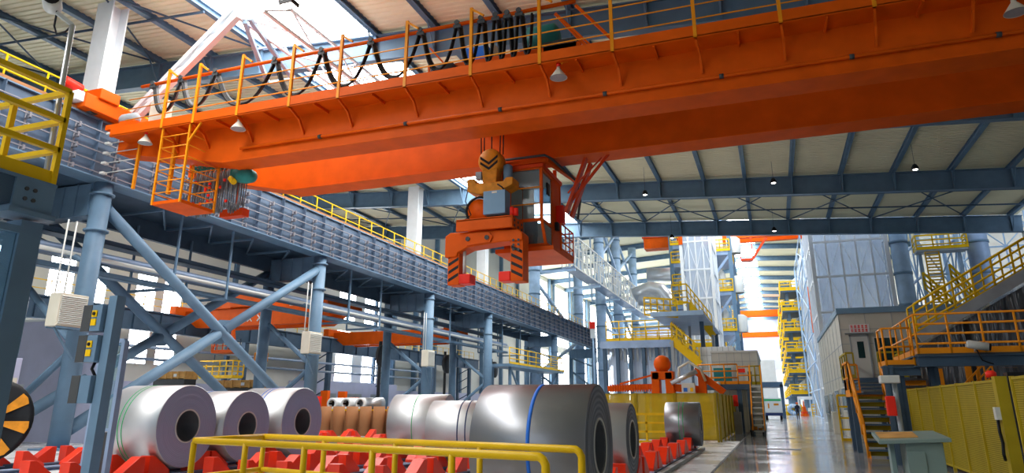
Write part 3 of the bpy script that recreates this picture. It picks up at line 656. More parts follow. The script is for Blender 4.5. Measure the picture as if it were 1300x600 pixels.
for z in (8.3, 8.9): MB().tube((ax0, ay0-.12, z), (ax1, ay0-.12, z), .025, 6).tube((ax0, ay0-.12, z), (ax0, ay0, z), .02, 5).tube((ax1, ay0-.12, z), (ax1, ay0, z), .02, 5).build('guard_bar', 'amber', cb_)
MB().box((ax0+.4, ay0+.9, zb), (ax0+.9, ay0+1.4, zb+.55)).box((ax0+.4, ay0+1.3, zb+.5), (ax0+.9, ay0+1.45, zb+1.2)).build('seat', 'dgrey', cb_, .04)
b = MB()
for x, y in ((ax0+.1, ay0+.4), (ax1-.1, ay0+.4), (ax1-.1, ay1-.2), (ax0+.1, ay1-.2)): MB().bar((x, y, zt+.1), (x, max(y, 22.85), 10.2), .12).build('hanger', 'orange', cb_)
b.bar((ax0-.3, ay0+.3, zt+.35), (ax1+.1, ay0+.3, zt+.35), .14).bar((ax1+.1, ay0+.3, zt+.35), (ax1+.6, ay1+.2, zt+.2), .14)
b.build('bumper_rail', 'orange', cb_)
MB().path([(ax0-.2, ay0+.15, zt+.5), (ax1+.1, ay0+.15, zt+.5), (ax1+.25, ay0+.4, zt+.45), (ax1+.7, ay1, zt+.1), (ax1+.75, ay1+.3, zt-.6), (ax1+.6, ay1+.4, zt-1.3)], .05, 8).build('cable', 'dgrey', cb_)
MB().box((ax1+.02, ay0+1.7, 8.0), (ax1+.3, ay0+2.0, 8.7)).build('horn_box', 'redp', cb_, .02)
MB().box((ax1+.02, ay0+1.45, 7.7), (ax1+.16, ay0+1.7, 8.0)).build('side_lamp', 'black', cb_, .02); MB().cb((ax1+.06, ay0+.6, 9.0), (.06, .3, .45)).build('side_speaker', 'black', cb_, .02)
b = MB()                                          # ladder and stair boom going up to the girder
P0, P1 = V((-6.2, 23.3, 7.9)), V((-4.9, 23.3, 10.25))
MB().bar((-6.4, 23.2, 8.2), (-5.6, 23.2, 10.2), .3, .1).bar((-6.4, 23.9, 8.2), (-5.6, 23.9, 10.2), .3, .1).bar((-6.45, 23.3, 8.4), (-4.75, 23.1, 10.2), .06, .1).bar((-6.3, 23.1, 8.9), (-5.0, 23.1, 10.1), .05).build('access_boom', 'rust', cb_)
rail_mesh(b, [(ax1+.35, ay0+1.2, zb-.1), (ax1+.35, ay1+.6, zb-.1), (ax0, ay1+.6, zb-.1)], 1.0, .5, .022, (.33, .66), .1).build('access_railing', 'orange', cb_)

# ================================================================== COILS AND SADDLES
def coil(xf, xb, y, D, zb, wrap, ring, label, straps=(), bore=.34, yaw=0):
    """axis along X; xf = end facing the aisle, xb = far end"""
    R = D/2; c = V((xb, y, zb+R)); L = xf-xb
    t = thing('steel_coil', label, 'steel coil', (xb+L/2, y, zb), 'rolled steel coils on the saddles')
    MB().lathe(c, (1,0,0), [(0, R-.015), (.012, R), (L-.012, R), (L, R-.015)], 72).build('outer_wrap', wrap, t)
    for x, s in ((0, -1), (L, 1)):
        prof = [(x, R-.015)]
        rr = random.Random(int(y*100)+s)
        for k in range(1, 14): prof.append((x+s*rr.uniform(-.006, .006), R-.015-(R-.015-bore*R/.9)*k/14))
        prof.append((x-s*.01, bore*R/.9))
        o = MB().lathe(c, (1,0,0), prof, 72).build('end_face', ring, t); 
        # keep lap rings centred on the coil axis
        o.location = V((0, 0, R)); 
        for v_ in o.data.vertices: v_.co -= V((0, 0, R))
    MB().lathe(c, (1,0,0), [(.0, bore*R/.9), (L, bore*R/.9)], 48).build('bore', 'bore', t)
    MB().lathe(c, (1,0,0), [(L-.02, bore*R/.9), (L+.012, bore*R/.9), (L+.012, bore*R/.9+.03), (L-.02, bore*R/.9+.03)], 48).build('bore_ring', 'lgrey', t)
    for f, wd, m in straps:
        x = L*f; MB().lathe(c, (1,0,0), [(x-wd/2, R), (x-wd/2, R+.006), (x+wd/2, R+.006), (x+wd/2, R)], 72).build('strap', m, t)
    t.rotation_euler.z = math.radians(yaw)
    return t
coil(-13.0, -14.75, 13.42, 1.84, .2, 'wrapb', 'ring', 'bright steel coil with a green strap, first of the left row, behind the blue post', ((.35, .02, 'greenp'), (.42, .02, 'greenp')))
coil(-12.85, -14.45, 15.28, 1.74, .2, 'wrapb', 'ring', 'bright steel coil with a blue strap, middle of the three on the left', ((.28, .035, 'bluep'),))
coil(-12.75, -14.5, 17.45, 1.86, .2, 'wrapb', 'ring', 'bright steel coil with two thin blue straps, third in the left row', ((.42, .025, 'bluep'), (.5, .025, 'bluep')))
coil(-9.1, -10.75, 19.42, 1.69, .2, 'wrapb', 'ring', 'shiny white-silver coil with a thin green strap, just right of the brown rolls', ((.46, .02, 'greenp'),), yaw=9)
coil(-6.75, -8.45, 17.3, 1.5, .2, 'wrapb', 'ringd', 'smaller silver coil with two dark straps, left of the big dark coil', ((.5, .03, 'navy'), (.62, .03, 'navy')), yaw=7)
coil(-2.35, -3.98, 10.0, 1.68, .2, 'wrapg', 'ringd', 'big dark grey coil with a wide blue strap in the foreground', ((.52, .05, 'bluep'),), .38)
coil(-2.82, -4.3, 14.92, 1.43, .2, 'wrapb', 'ringd', 'silver coil half hidden behind the big dark foreground coil', (), .44)
coil(-2.55, -3.72, 26.4, 1.48, .2, 'wrapg', 'ringd', 'far coil with two green straps standing before the yellow mesh fence', ((.42, .02, 'greenp'), (.54, .02, 'greenp')))
rails = [(-18.6, 'first'), (-17.4, 'second'), (-14.3, 'third'), (-13.2, 'fourth'), (-11.6, 'fifth'), (-10.35, 'sixth'), (-9.4, 'seventh'), (-8.05, 'eighth'), (-7.1, 'ninth'), (-3.75, 'tenth'), (-2.95, 'last')]
A_ = [11.5, 13.42, 15.28, 17.45, 19.5, 21.5, 23.5, 25.5]
B_ = [13.2, 15.3, 17.4, 19.42, 21.6, 23.8, 26, 28.2]
E_ = [13.0, 15.1, 17.3, 19.5, 21.6, 23.7, 25.9]
C_ = [10, 12.4, 14.92, 17, 19, 21, 23, 24.8, 26.4]
D_ = [13.6, 15.7, 17.8, 19.9, 22, 24.1, 26.2, 28.3]
def wedge(x, yc, s):
    """saddle wedge on the side s of a coil centred at yc; slope faces the coil"""
    w_, h, z0 = .27, .4, .11
    y_in, y_out = yc+s*.3, yc+s*.9
    b = MB(); b.prism([(x-w_/2, y_in, z0), (x-w_/2, y_out, z0), (x-w_/2, y_out, z0+h), (x-w_/2, y_out-s*.13, z0+h), (x-w_/2, y_in, z0+.07)], (w_, 0, 0))
    return b
proto = {}
for ri, (x, nm) in enumerate(rails):
    ys = A_ if ri in (2, 3) else B_ if ri in (5, 6) else E_ if ri in (7, 8) else C_ if ri > 8 else D_
    y0, y1 = (9.0, 27.8) if ri > 8 else (10.5, 29.5)
    b = MB().ibeam((x, y0, .06), (x, y1, .06), .1, .34, .02, .05)
    tag(b.build('saddle_rail', 'rail'), 'blue-grey steel floor rail carrying red wedges, %s rail from the left' % nm if nm != 'last' else 'blue-grey steel floor rail carrying red wedges, right edge of the coil yard', 'rail', 'saddle rails')
    for yc in ys:
        for s in (-1, 1):
            if not y0+.1 < yc+s*.6 < y1-.1: continue
            if s not in proto:
                o = wedge(0, 0, s).build('saddle_block', 'red', None, .008, loc=(0, 0, .11)); proto[s] = o
            else:
                o = proto[s].copy(); COL.objects.link(o)
            o.location = (x, yc, .11)
            tag(o, 'red steel wedge block on the %s floor rail%s' % (nm, ' from the left' if nm != 'last' else ', right edge of the coil yard'), 'saddle block', 'red wedge blocks on the %s rail' % nm)
tag(MB().box((-2.72, 9, .012), (-2.58, 27.6, .1)).build('edge_curb', 'grey'), 'low grey kerb along the right edge of the coil yard', 'kerb')

# yellow guard rail in the foreground
g = thing('guard_rail', 'yellow tubular guard rail frame in the foreground, around the coil pit', 'guard rail', (-5.8, 9.5, 0))
NL, FL, FR, NR = [V(p) for p in ((-7.94, 8.36, 1.1), (-7.89, 9.81, 1.1), (-2.165, 8.26, 1.1), (-2.2, 6.99, 1.1))]
def bend(p, q, r):
    d = (q-p).normalized(); return [q-d*r, q-d*r*.55+V((0,0,-.0)), q-d*r*.2+V((0,0,-r*.2)), q+V((0,0,-r*.55)), q+V((0,0,-r)), V((q.x, q.y, 0))]
MB().path([FL]+bend(FL, FR, .14), .044, 12).build('rear_top_rail', 'yellow', g)
MB().path([V((NL.x, NL.y, 0)), NL-V((0,0,.03)), NL+V((.03,0,0))]+bend(NL, NR, .14), .044, 12).build('front_top_rail', 'yellow', g)
MB().tube(NL, FL, .044, 12).build('end_top_rail', 'yellow', g)
for p, q in ((FL, FR), (NL, NR), (NL, FL)): MB().tube(p*1-V((0,0,.5)), q-V((0,0,.5)), .04, 8).build('mid_rail', 'yellow', g)
for p, q, n in ((FL, FR, 4), (NL, NR, 5)):
    for k in range(0 if p is FL else 1, n):
        c = lerp(p, q, k/n); MB().tube((c.x, c.y, 0), c, .04, 10).build('post', 'yellow', g)

# left foreground: platform on a box column, control posts, reel
YC = 5.6
P1 = G(60, 262, Y=YC); zf = G(60, 235, Y=YC).z; xr = P1.x
t = thing('glazed_cabin', 'blue steel cabin frame with glass walls at the left edge, carrying the yellow platform', 'cabin', (xr-1.5, 4.5, 0))
MB().box((xr-.26, YC-.26, 0), (xr, YC, zf-.5)).build('corner_post', 'blue', t)
MB().box((xr-.2, 0.5, zf-.36), (xr+.02, YC+.02, zf-.04)).box((xr-3, YC-.2, zf-.36), (xr, YC+.02, zf-.04)).build('ring_beam', 'dblue', t)
MB().box((xr-.3, YC-.5, zf-.46), (xr+.1, YC+.06, zf-.4)).box((xr-.25, YC-.45, zf-.4), (xr+.05, YC+.03, zf-.04)).build('cap_block', 'blue', t)
MB().box((xr-3, 0.5, zf-.04), (xr+.04, YC+.05, zf)).build('platform_deck', 'blue', t)
MB().box((xr-.06, 1.0, .9), (xr-.04, YC-.26, zf-.6)).box((xr-3, YC-.06, .9), (xr-.26, YC-.04, zf-.6)).build('glass_wall', 'glass', t)
b = MB()
for k in range(3): b.box((xr-.09, 1+k*1.3, .9), (xr-.02, 1.06+k*1.3, zf-.4))
b.box((xr-.1, .6, zf-.66), (xr, YC-.26, zf-.58)).box((xr-.1, .6, .8), (xr, YC-.26, .9)).box((xr-3, YC-.1, zf-.66), (xr-.26, YC, zf-.58)); b.build('glazing_bar', 'blue', t)
b = MB()
for k in range(14): b.tube((xr, YC-.7-k*.16, zf-.5), (xr+.03, YC-.7-k*.16, zf-.5), .025, 6)
for j in range(4): b.tube((xr+.05, YC-.32+.1*(j % 2), zf-.15-.12*(j//2)), (xr+.07, YC-.32+.1*(j % 2), zf-.15-.12*(j//2)), .025, 6)
b.build('bolt_row', 'dgrey', t)
g = thing('platform_railing', 'yellow square-tube railing on the platform at the upper left edge', 'railing', (xr-1, 4.5, zf))
rail_parts(g, [(xr, 0.6, zf), (xr, YC, zf), (xr-3, YC, zf)], G(85, 118, Y=YC).z-zf, .95, 'yellow', .032, (.36, .68), .16, 6, True)
YM = 5.75
c0 = G(64, 200, Y=YM); c1 = G(92, 32, Y=YM)
t = thing('camera_mast', 'grey mast with a surveillance camera and looped cable, upper left corner', 'camera mast', (c0.x, YM, zf))
MB().tube((c0.x, YM, zf-.3), c1, .035, 12).build('mast', 'steel', t)
c2 = G(72, 16, Y=YM-.15)
MB().bar(c1, c2, .05).build('arm', 'lgrey', t)
MB().lathe(c2+V((.14, -.2, .09)), (-.75, .6, .12), [(0, .02), (0, .1), (.06, .115), (.36, .115), (.4, .09), (.4, .02)], 14).build('camera_housing', 'lgrey', t)
MB().lathe(c2+V((.15, -.21, .09)), (-.75, .6, .12), [(-.03, .01), (-.03, .09), (0, .1)], 14).build('camera_front', 'black', t)
MB().path([c1+V((-.01, 0, 0)), c1+V((-.08, -.02, -.09)), c1+V((-.2, -.05, -.12)), c1+V((-.25, -.07, 0)), c2+V((0, 0, .03))], .014, 6).build('cable', 'black', t)
yp = 10.4
pt = G(150, 376, Y=yp); 
t = thing('control_post', 'tall dark blue square post with three control boxes, left of the first coil', 'control post', (pt.x, yp, 0))
MB().bar((pt.x, yp, 0), (pt.x, yp, pt.z), .21, .21).build('post', 'blue', t)
for k, v in enumerate((405, 443, 494)):
    z = G(125, v, Y=yp).z; bx = MB().box((pt.x-.62, yp-.2, z-.26), (pt.x-.13, yp+.14, z+.26)).build('control_box', 'blue', t, .01)
    MB().box((pt.x-.63, yp-.21, z-.26), (pt.x-.4, yp-.19, z+.26)).build('box_face', 'dgrey', bx)
    if k < 2:
        for dz, c in ((.07, 'yellow'), (-.07, 'yellow')): MB().box((pt.x-.37, yp-.22, z+dz*1.2-.065), (pt.x-.24, yp-.2, z+dz*1.2+.065)).build('label_plate', c, bx)
        MB().tube((pt.x-.305, yp-.24, z+.084), (pt.x-.305, yp-.21, z+.084), .035, 10).build('button', 'black', bx)
MB().path([(pt.x-.3, yp, G(125, 455, Y=yp).z), (pt.x-.36, yp-.02, G(125, 468, Y=yp).z), (pt.x-.2, yp, G(125, 482, Y=yp).z)], .03, 6).build('cable', 'black', t)
yq = 11.2; q0 = G(160, 432, Y=yq)
t = thing('glass_screen', 'blue framed clear screen beside the control post, before the first coil', 'screen', (q0.x-.3, yq, 0))
MB().bar((q0.x, yq, 0), (q0.x, yq, q0.z), .09, .12).bar((q0.x-.62, yq, 0), (q0.x-.62, yq, q0.z), .09, .1).bar((q0.x-.62, yq, q0.z), (q0.x, yq, q0.z), .08).bar((q0.x-.62, yq, 1.1), (q0.x, yq, 1.1), .06).build('frame', 'rail', t)
MB().box((q0.x-.6, yq-.006, 1.1), (q0.x-.03, yq+.006, q0.z)).build('pane', 'glass', t)
MB().box((q0.x-.4, yq+.02, 0), (q0.x-.1, yq+.1, 1.05)).build('lower_panel', 'dgrey', t)
rc = V((-18.6, 12.6, 1.2))
t = thing('striped_reel', 'black and yellow striped conical reel at the left edge behind the cabin post', 'reel', (rc.x, rc.y, .3))
ax = V((.55, -.82, .1)).normalized()
MB().lathe(rc, ax, [(-.9, .02), (-.9, .55), (0, 1.02), (.05, 1.02), (.05, .9), (-.0, .12), (.1, .1), (.1, .01)], 40).build('reel_cone', 'black', t)
u_ = ax.cross(V((0,0,1))).normalized(); v_ = u_.cross(ax)
for k in range(8):
    a = math.radians(k*45+10); d1 = .14; 
    def pp(r, da): return rc+ax*(.065 if r > .5 else .03)+(u_*math.cos(a+da)+v_*math.sin(a+da))*r
    MB().prism([pp(.25, -.16), pp(.95, -.16), pp(.98, 0), pp(.95, .16), pp(.25, .16)], ax*.02).build('yellow_stripe', 'hook', t)
MB().bar(rc-ax*.6, (rc.x-.3, rc.y+.5, 0), .3).bar((rc.x-.7, rc.y+.1, .0), (rc.x+.2, rc.y+.9, 0.0), .5, .3).build('stand', 'dblue', t)
# cabinet and lilac partition behind the nearest column
t = thing('switch_cabinet', 'dark grey switch cabinet with a pale door at the foot of the nearest runway column', 'cabinet', (-25.6, 18.6, 0))
MB().box((-27.9, 18.0, 0), (-25.9, 18.6, 2.3)).build('body', 'grey', t, .02)
MB().box((-26.0, 17.6, .4), (-25.4, 18.0, 3.2)).build('door', 'lilac', t, .02)
MB().box((-25.35, 17.6, 2.2), (-25.2, 17.8, 2.5)).build('handle_box', 'cream', t)
MB().path([(-25.5, 17.55, 3.2), (-25.5, 17.5, 1.9), (-25.3, 17.5, 1.5), (-25.1, 17.5, 1.8), (-25.15, 17.6, 2.2)], .03, 6).build('cable', 'dgrey', t)
MB().box((-26.05, 17.55, 0), (-25.5, 17.95, .38)).build('plinth', 'black', t)
t = thing('partition', 'lilac partition wall standing behind the nearest runway column', 'partition', (-30.5, 22, 0))
MB().box((-34, 23.0, 0), (-27.5, 23.15, 5.3)).build('panel', 'lilac', t); MB().box((-34, 22.95, 5.3), (-27.5, 23.2, 5.4)).build('cap', 'wpanel', t)
b = MB().path([(-24.9, 17.2, 9.7), (-25.2, 16.9, 8.7), (-25.0, 16.6, 8.3), (-24.8, 16.0, 8.8), (-24.9, 15.6, 9.7)], .22, 8); b.path([(-25.3, 17.0, 9.7), (-25.5, 16.7, 8.3), (-25.3, 16.2, 8.0), (-25.2, 15.5, 9.6)], .2, 8)
tag(b.build('cable_bunch', 'black'), 'black wrapped cable bunch sagging under the near end of the runway girder', 'cable')

# brown rolls, small wrapped coils, yellow edge
for k in range(7):
    u = 411+k*17.2; p = G(u, 552, Y=33.0+.15*k)
    tag(MB().lathe((p.x, p.y, 0), (0,0,1), [(0, .02), (0, .31), (1.5, .31), (1.5, .25), (1.45, .25), (1.45, .01)], 20).build('kraft_roll', 'kraft'), 'upright brown paper roll, %s from the left in the row behind the left coils' % ('first', 'second', 'third', 'fourth', 'fifth', 'sixth', 'last')[k], 'paper roll', 'brown paper rolls')
a, c = G(405, 519, Y=34.2), G(508, 519, Y=34.2)
t = thing('edge_barrier', 'low wall with a yellow top edge behind the brown rolls', 'barrier', (a.x+2, 34.2, 0))
MB().box((a.x-.4, 34.1, 0), (c.x+.6, 34.3, a.z-.08)).build('wall', 'kraft', t); MB().box((a.x-.4, 34.05, a.z-.08), (c.x+.6, 34.35, a.z)).build('yellow_edge', 'yellow', t)
ZR = G(439, 512, Y=36.0).z
for k, (u, l) in enumerate(((421, 'left'), (439, 'middle'), (457, 'right'))):
    p = G(u, 512, Y=36.0); p.z = ZR; t = thing('wrapped_tube', 'small white-wrapped roll with a dark bore, %s one of three behind the brown rolls' % l, 'wrapped roll', (p.x, 36.6, p.z-.33), 'white-wrapped rolls')
    MB().lathe((p.x, 36.0, p.z), (0,1,0), [(0, .2), (0, .33), (1.5, .33), (1.5, .2), (0, .2)], 24).build('wrap', 'wpanel', t); MB().lathe((p.x, 36.0, p.z), (0,1,0), [(.3, .01), (.3, .2), (0, .2)], 20).build('bore', 'black', t)
p = G(474, 513, Y=36.5); p.z = ZR+.02; t = tag(MB().lathe((p.x-.7, 36.5, p.z-.02), (1,0,0), [(0, .02), (0, .34), (1.3, .34), (1.3, .02)], 24).build('steel_roll', 'steel'), 'grey steel roll lying right of the three white-wrapped rolls', 'roll')
tag(MB().box((-24, 35.9, 0), (-15.5, 38, ZR-.33)).build('storage_plinth', 'dgrey'), 'long dark plinth carrying the small wrapped rolls', 'plinth')
for k, u in enumerate((412, 434, 449)):
    p = G(u, 506, Y=38.5); b = MB().box((p.x-.25, 38.4, 0), (p.x+.25, 38.7, p.z+[.5, .45, .1][k])); b.box((p.x-.4, 38.3, 0), (p.x+.4, 38.8, .6))
    tag(b.build('end_stop', 'orange'), 'orange upright end stop behind the wrapped rolls, %s one' % ('tallest left', 'middle', 'lowest right')[k], 'stop', 'orange stops')
b = MB(); p = G(503, 530, Y=31.5); b.bar((p.x+.2, 31.5, 0), (p.x+.5, 31.9, 1.4), .1).bar((p.x-.2, 31.5, 0), (p.x+.2, 31.5, 0.5), .12).bar((p.x-.4, 31.4, .05), (p.x+.6, 31.4, .05), .1)
tag(b.build('a_frame', 'orange'), 'leaning orange steel prop at the right end of the brown rolls', 'prop')
MBr = MB().box((G(396, 505, Y=31).x, 31, 0), (G(404, 505, Y=31).x, 31.3, 2.0)); tag(MBr.build('red_panel', 'redp'), 'narrow red panel between the third coil and the brown rolls', 'panel')
# crates on the far left floor
for k, (u, v, wd, l) in enumerate(((215, 477, 2.6, 'pale slatted crate behind the first coil'), (300, 488, 3.4, 'long yellow-brown timber crate behind the second coil'))):
    p = G(u, v, Y=36); t = thing('timber_crate', l, 'crate', (p.x, 36.5, 0))
    b = MB(); z1 = p.z+.25
    b.box((p.x-wd/2, 36, z1-.4), (p.x+wd/2, 37, z1)); b.build('case', 'wood', t)
    b = MB()
    for j in range(6): x = p.x-wd/2+j*wd/5; b.box((x-.05, 35.95, z1-.45), (x+.05, 37.05, z1+.04))
    b.build('batten', 'wood', t); MB().box((p.x-wd/2, 36, 0), (p.x+wd/2, 37, z1-.45)).build('lower_stack', 'dgrey', t)
    MB().box((p.x+.4, 35.94, z1-.3), (p.x+.65, 35.96, z1-.12)).build('label_sheet', 'wpanel', t)

# ================================================================== LEFT AISLE
t = thing('side_runway', 'dark blue crane girder with yellow railing along the windowed left wall', 'crane runway', (-42, 50, 6.5))
MB().box((-42.1, -5, 6.7), (-42, 100, 8.0)).box((-42.3, -5, 6.65), (-41.8, 100, 6.72)).box((-42.9, -5, 8.0), (-41.8, 100, 8.08)).build('girder', 'dblue', t)
for k in range(40): MB().box((-42, 1+k*2.4, 6.72), (-41.85, 1.04+k*2.4, 8)).build('stiffener', 'dblue', t)
rail_mesh(MB(), [(-42.8, -5, 8.08), (-42.8, 100, 8.08)], 1.1, 1.8, .03).build('railing', 'yellow', t)
for k, y in enumerate((22, 34.4, 48.9, 61.3, 73, 85, 97)):
    b = MB().box((-42.4, y-.25, 0), (-42, y+.25, 6.65)).box((-44.2, y-.2, 0), (-43.9, y+.2, 17)); 
    for z in range(5): b.bar((-44, y, 1+z*1.2), (-42.2, y, 1.9+z*1.2*(1)), .1)
    tag(b.build('side_column', 'dblue'), 'dark blue latticed wall column of the left aisle, number %s from the camera end' % ('one', 'two', 'three', 'four', 'five', 'six', 'seven')[k], 'column', 'left aisle wall columns')
def small_crane(y, label, x0=-42.6, x1=-29.0, z=7.2, trolley=True):
    t = thing('side_crane', label, 'bridge crane', ((x0+x1)/2, y, z))
    for dy in (0, 2.2): MB().prism([(x0, y+dy, z+1.0), (x0, y+dy, z+1.3), (x1, y+dy, z+1.3), (x1, y+dy, z+1), (x1-1.5, y+dy, z), (x0+1.5, y+dy, z)], (0, .5, 0)).build('girder', 'orange', t)
    
    for xe in (x0, x1): MB().box((xe-.3, y-1, z+.9), (xe+.3, y+3.5, z+1.6)).build('end_carriage', 'orange', t)
    if trolley:
        MB().box((-37.8, y-.4, z+1.35), (-34.5, y+2.4, z+2.5)).box((-39.5, y-.2, z+1.3), (-37.8, y+1.5, z+1.8)).build('trolley_body', 'orange', t, .03)
        MB().box((-36.8, y-.42, z+1.5), (-34.6, y-.4, z+2.4)).build('cover_panel', 'orange', t)
        for k in range(3): MB().bar((-37.2+k*.9, y-.03, z+.3), (-36.8+k*.9, y-.03, z+.75), .07).bar((-36.8+k*.9, y-.03, z+.3), (-37.2+k*.9, y-.03, z+.75), .07).build('white_mark', 'wpanel', t)
        MB().lathe((-39.5, y, z+1.6), (-1,0,0), [(0, .02), (0, .3), (.6, .3), (.6, .02)], 14).build('motor', 'dgrey', t)
        b = MB().box((-38.6, y-.8, z-2.0), (-36.6, y+.6, z-1.85)); rail_mesh(b, [(-38.6, y-.8, z-1.9), (-36.6, y-.8, z-1.9)], 1.2, .5, .03, (.33, .66)); b.bar((-38.6, y-.7, z-1.9), (-38, y-.7, z+.2), .08).bar((-36.6, y-.7, z-1.9), (-37, y-.7, z+.2), .2); b.build('cage', 'orange', t)
        MB().box((-39.3, y-.9, z-1.2), (-38.4, y-.6, z-.8)).build('lamp_box', 'lgrey', t)
        MB().tube((-35.6, y+1, z+.8), (-35.6, y+1, z-1.8), .05, 6).build('rope', 'black', t)
        MB().box((-36, y+.7, z-2.6), (-35.1, y+1.3, z-1.9)).build('hook_block', 'hook', t, .08)
        MB().path([(-35.6, y+1, z-2.6), (-35.6, y+1, z-2.9), (-35.35, y+1, z-3.1), (-35.6, y+1, z-3.35), (-35.9, y+1, z-3.15)], .09, 8).build('hook', 'lgrey', t)
    return t
small_crane(42, 'orange side crane with a big trolley in the left aisle, seen behind the cross braces')
small_crane(62, 'plain orange side crane girder farther along the left aisle', -42.6, -29, 7.4, False)
t = thing('maintenance_basket', 'small yellow basket platform hanging in the left aisle below the side crane', 'platform', (-37, 46, 3.6))
p = G(273, 478, Y=44); b = MB().box((p.x-1.6, 44, p.z-.1), (p.x+1.6, 45.2, p.z)); b.build('floor', 'yellow', t)
rail_mesh(MB(), [(p.x-1.6, 44, p.z), (p.x+1.6, 44, p.z), (p.x+1.6, 45.2, p.z)], 1.2, .7, .05, (.33, .66)).build('railing', 'yellow', t); MB().tube((p.x-1.2, 45, p.z+1.2), (p.x-1.2, 45, 6.6), .05, 6).bar((p.x-1.2, 45, 6.5), (p.x+1.2, 45, 6.5), .1).tube((p.x+1.2, 45, p.z+1.2), (p.x+1.2, 45, 6.6), .05, 6).build('hanger', 'dblue', t)
for k, z in enumerate((4.6, 5.3)):
    tag(MB().tube((-40.5+k, 10, z), (-40.5+k, 78, z), .1, 8).build('wall_pipe', 'rail'), ('lower' if k == 0 else 'upper')+' thin pipe running along the left aisle', 'pipe')
for k in range(3):
    y = 51+k*12.4; z = 4.2
    tag(MB().tube((-30.2, y, 0), (-30.2, y, z+2.4), .14, 8).lathe((-30.1, y, z+1.2), (1,0,0), [(0, .02), (0, .9), (.35, .9), (.35, .02)], 18).build('hose_reel', 'dgrey'), 'dark round hose reel hanging behind the %s runway column' % ('third', 'fourth', 'fifth')[k], 'reel', 'dark hose reels')
# lilac block house along the left wall
t = thing('block_house', 'long low lilac house with grey shutters under the far left windows', 'building', (-44, 70, 0))
MB().box((-45.9, 60.0, 0), (-43.6, 78, 3.9)).build('walls', 'lilac', t)
for y in (61.8, 66.8, 72): MB().box((-43.62, y, .2), (-43.55, y+3.2, 2.7)).build('shutter', 'grey', t)
p = G(655, 462, X=-22.6); 
# side platform with yellow railing under the runway
t = thing('service_platform', 'small yellow-railed service platform under the far half of the runway girder', 'platform', (-24.2, 70, 4.2))
pa, pb = G(655, 462, X=-23.2), G(704, 464, X=-23.2)
za = 5.3; ya, yb = 62.8, 81.5
MB().box((-25.6, ya, za-.25), (-23.2, yb, za)).build('deck', 'blue', t)
rail_parts(t, [(-23.2, ya, za), (-23.2, yb, za), (-25.6, yb, za)], 1.5, 2.6, 'yellow', .05, (.33, .66), .2, 5)
for y in (64, 80): MB().bar((-23.6, y, 0), (-23.6, y, za-.2), .25).bar((-25.4, y, 0), (-25.4, y, za-.2), .25).bar((-23.6, y, za-.2), (-23.6, y+(6 if y < 70 else -6), 0.2), .16).build('trestle', 'blue', t)
b = MB()
for k in range(14): b.bar((-25.6, 62.4, .3+k*.35), (-25.0, 62.4, .3+k*.35), .04)
b.bar((-25.6, 62.4, 0), (-25.6, 62.4, 5.6), .06).bar((-25.0, 62.4, 0), (-25, 62.4, 5.6), .06); b.build('ladder', 'lgrey', t)

# ================================================================== RIGHT SIDE
XC = 3.42                                          # control building
t = thing('control_building', 'pale panelled control building with a sign over its door, right of the aisle', 'building', (7, 48, 0))
ops = []
for u0, u1, v0, v1 in ((1047.5, 1052, 502, 524), (1054, 1058, 500, 539), (1061, 1066, 496, 525), (1069.5, 1074.5, 493, 520)):
    pa, pb = G(u0, v0, X=XC), G(u1, v0, X=XC); pc = G((u0+u1)/2, v1, X=XC); ops.append((min(pa.y, pb.y), max(pa.y, pb.y), max(.1, pc.z), (pa.z+pb.z)/2))
b = MB().box((XC, 39.0, 0), (XC+9, 57, 6.0)); b.build('walls', 'panel', t)
b = MB()
for k in range(9): y = 39+2.25*k; b.box((XC-.012, y-.02, 0), (XC, y+.02, 6))
for k in range(8): x = XC+1.2*k; b.box((x-.015, 38.985, 0), (x+.015, 39, 6))
for z in (1.5, 3.0, 4.5): b.box((XC-.012, 39, z-.02), (XC, 57, z+.02)); b.box((XC, 38.985, z-.015), (XC+9, 39, z+.015))
b.box((XC, 38.985, 5.2), (XC+9, 39, 5.23)); b.build('panel_joint', 'grey', t)
MB().box((XC-.08, 38.9, 6.0), (XC+9.1, 57.1, 6.28)).build('parapet', 'motor', t)
for y0, y1, z0, z1 in ops: 
    f = MB().box((XC-.06, y0-.08, z0-.08), (XC-.01, y1+.08, z1+.08)).build('window_frame', 'lgrey', t); MB().box((XC-.08, y0, z0), (XC-.06, y1, z1)).build('pane', 'darkglass', f)
d = MB().box((3.85, 38.92, 2.75), (4.6, 38.99, 4.85)).build('door', 'lgrey', t); MB().box((4.1, 38.9, 3.8), (4.4, 38.93, 4.6)).build('door_pane', 'darkglass', d); MB().box((3.78, 38.9, 2.75), (3.85, 38.99, 4.95)).box((4.6, 38.9, 2.75), (4.67, 38.99, 4.95)).box((3.78, 38.9, 4.85), (4.67, 38.99, 4.95)).build('door_frame', 'grey', d)
MB().box((3.6, 38.7, 4.98), (4.9, 39, 5.02)).build('door_canopy', 'grey', t)
f = MB().box((4.85, 38.92, 3.2), (5.9, 38.98, 4.8)).build('window_frame', 'lgrey', t); MB().box((4.9, 38.9, 3.25), (5.85, 38.93, 4.75)).build('pane', 'darkglass', f)
s_ = MB().box((3.85, 38.95, 5.03), (4.75, 38.98, 5.45)).build('sign', 'wpanel', t); b = MB()
for r in range(2):
    for k in range(5):
        x = 3.9+.165*k; z = 5.08+.19*r
        b.box((x, 38.93, z), (x+.11, 38.95, z+.025)).box((x, 38.93, z+.06), (x+.11, 38.95, z+.085)).box((x+.045, 38.93, z), (x+.07, 38.95, z+.14)).box((x, 38.93, z+.12), (x+.11, 38.95, z+.145))
b.build('sign_lettering', 'redp', s_)
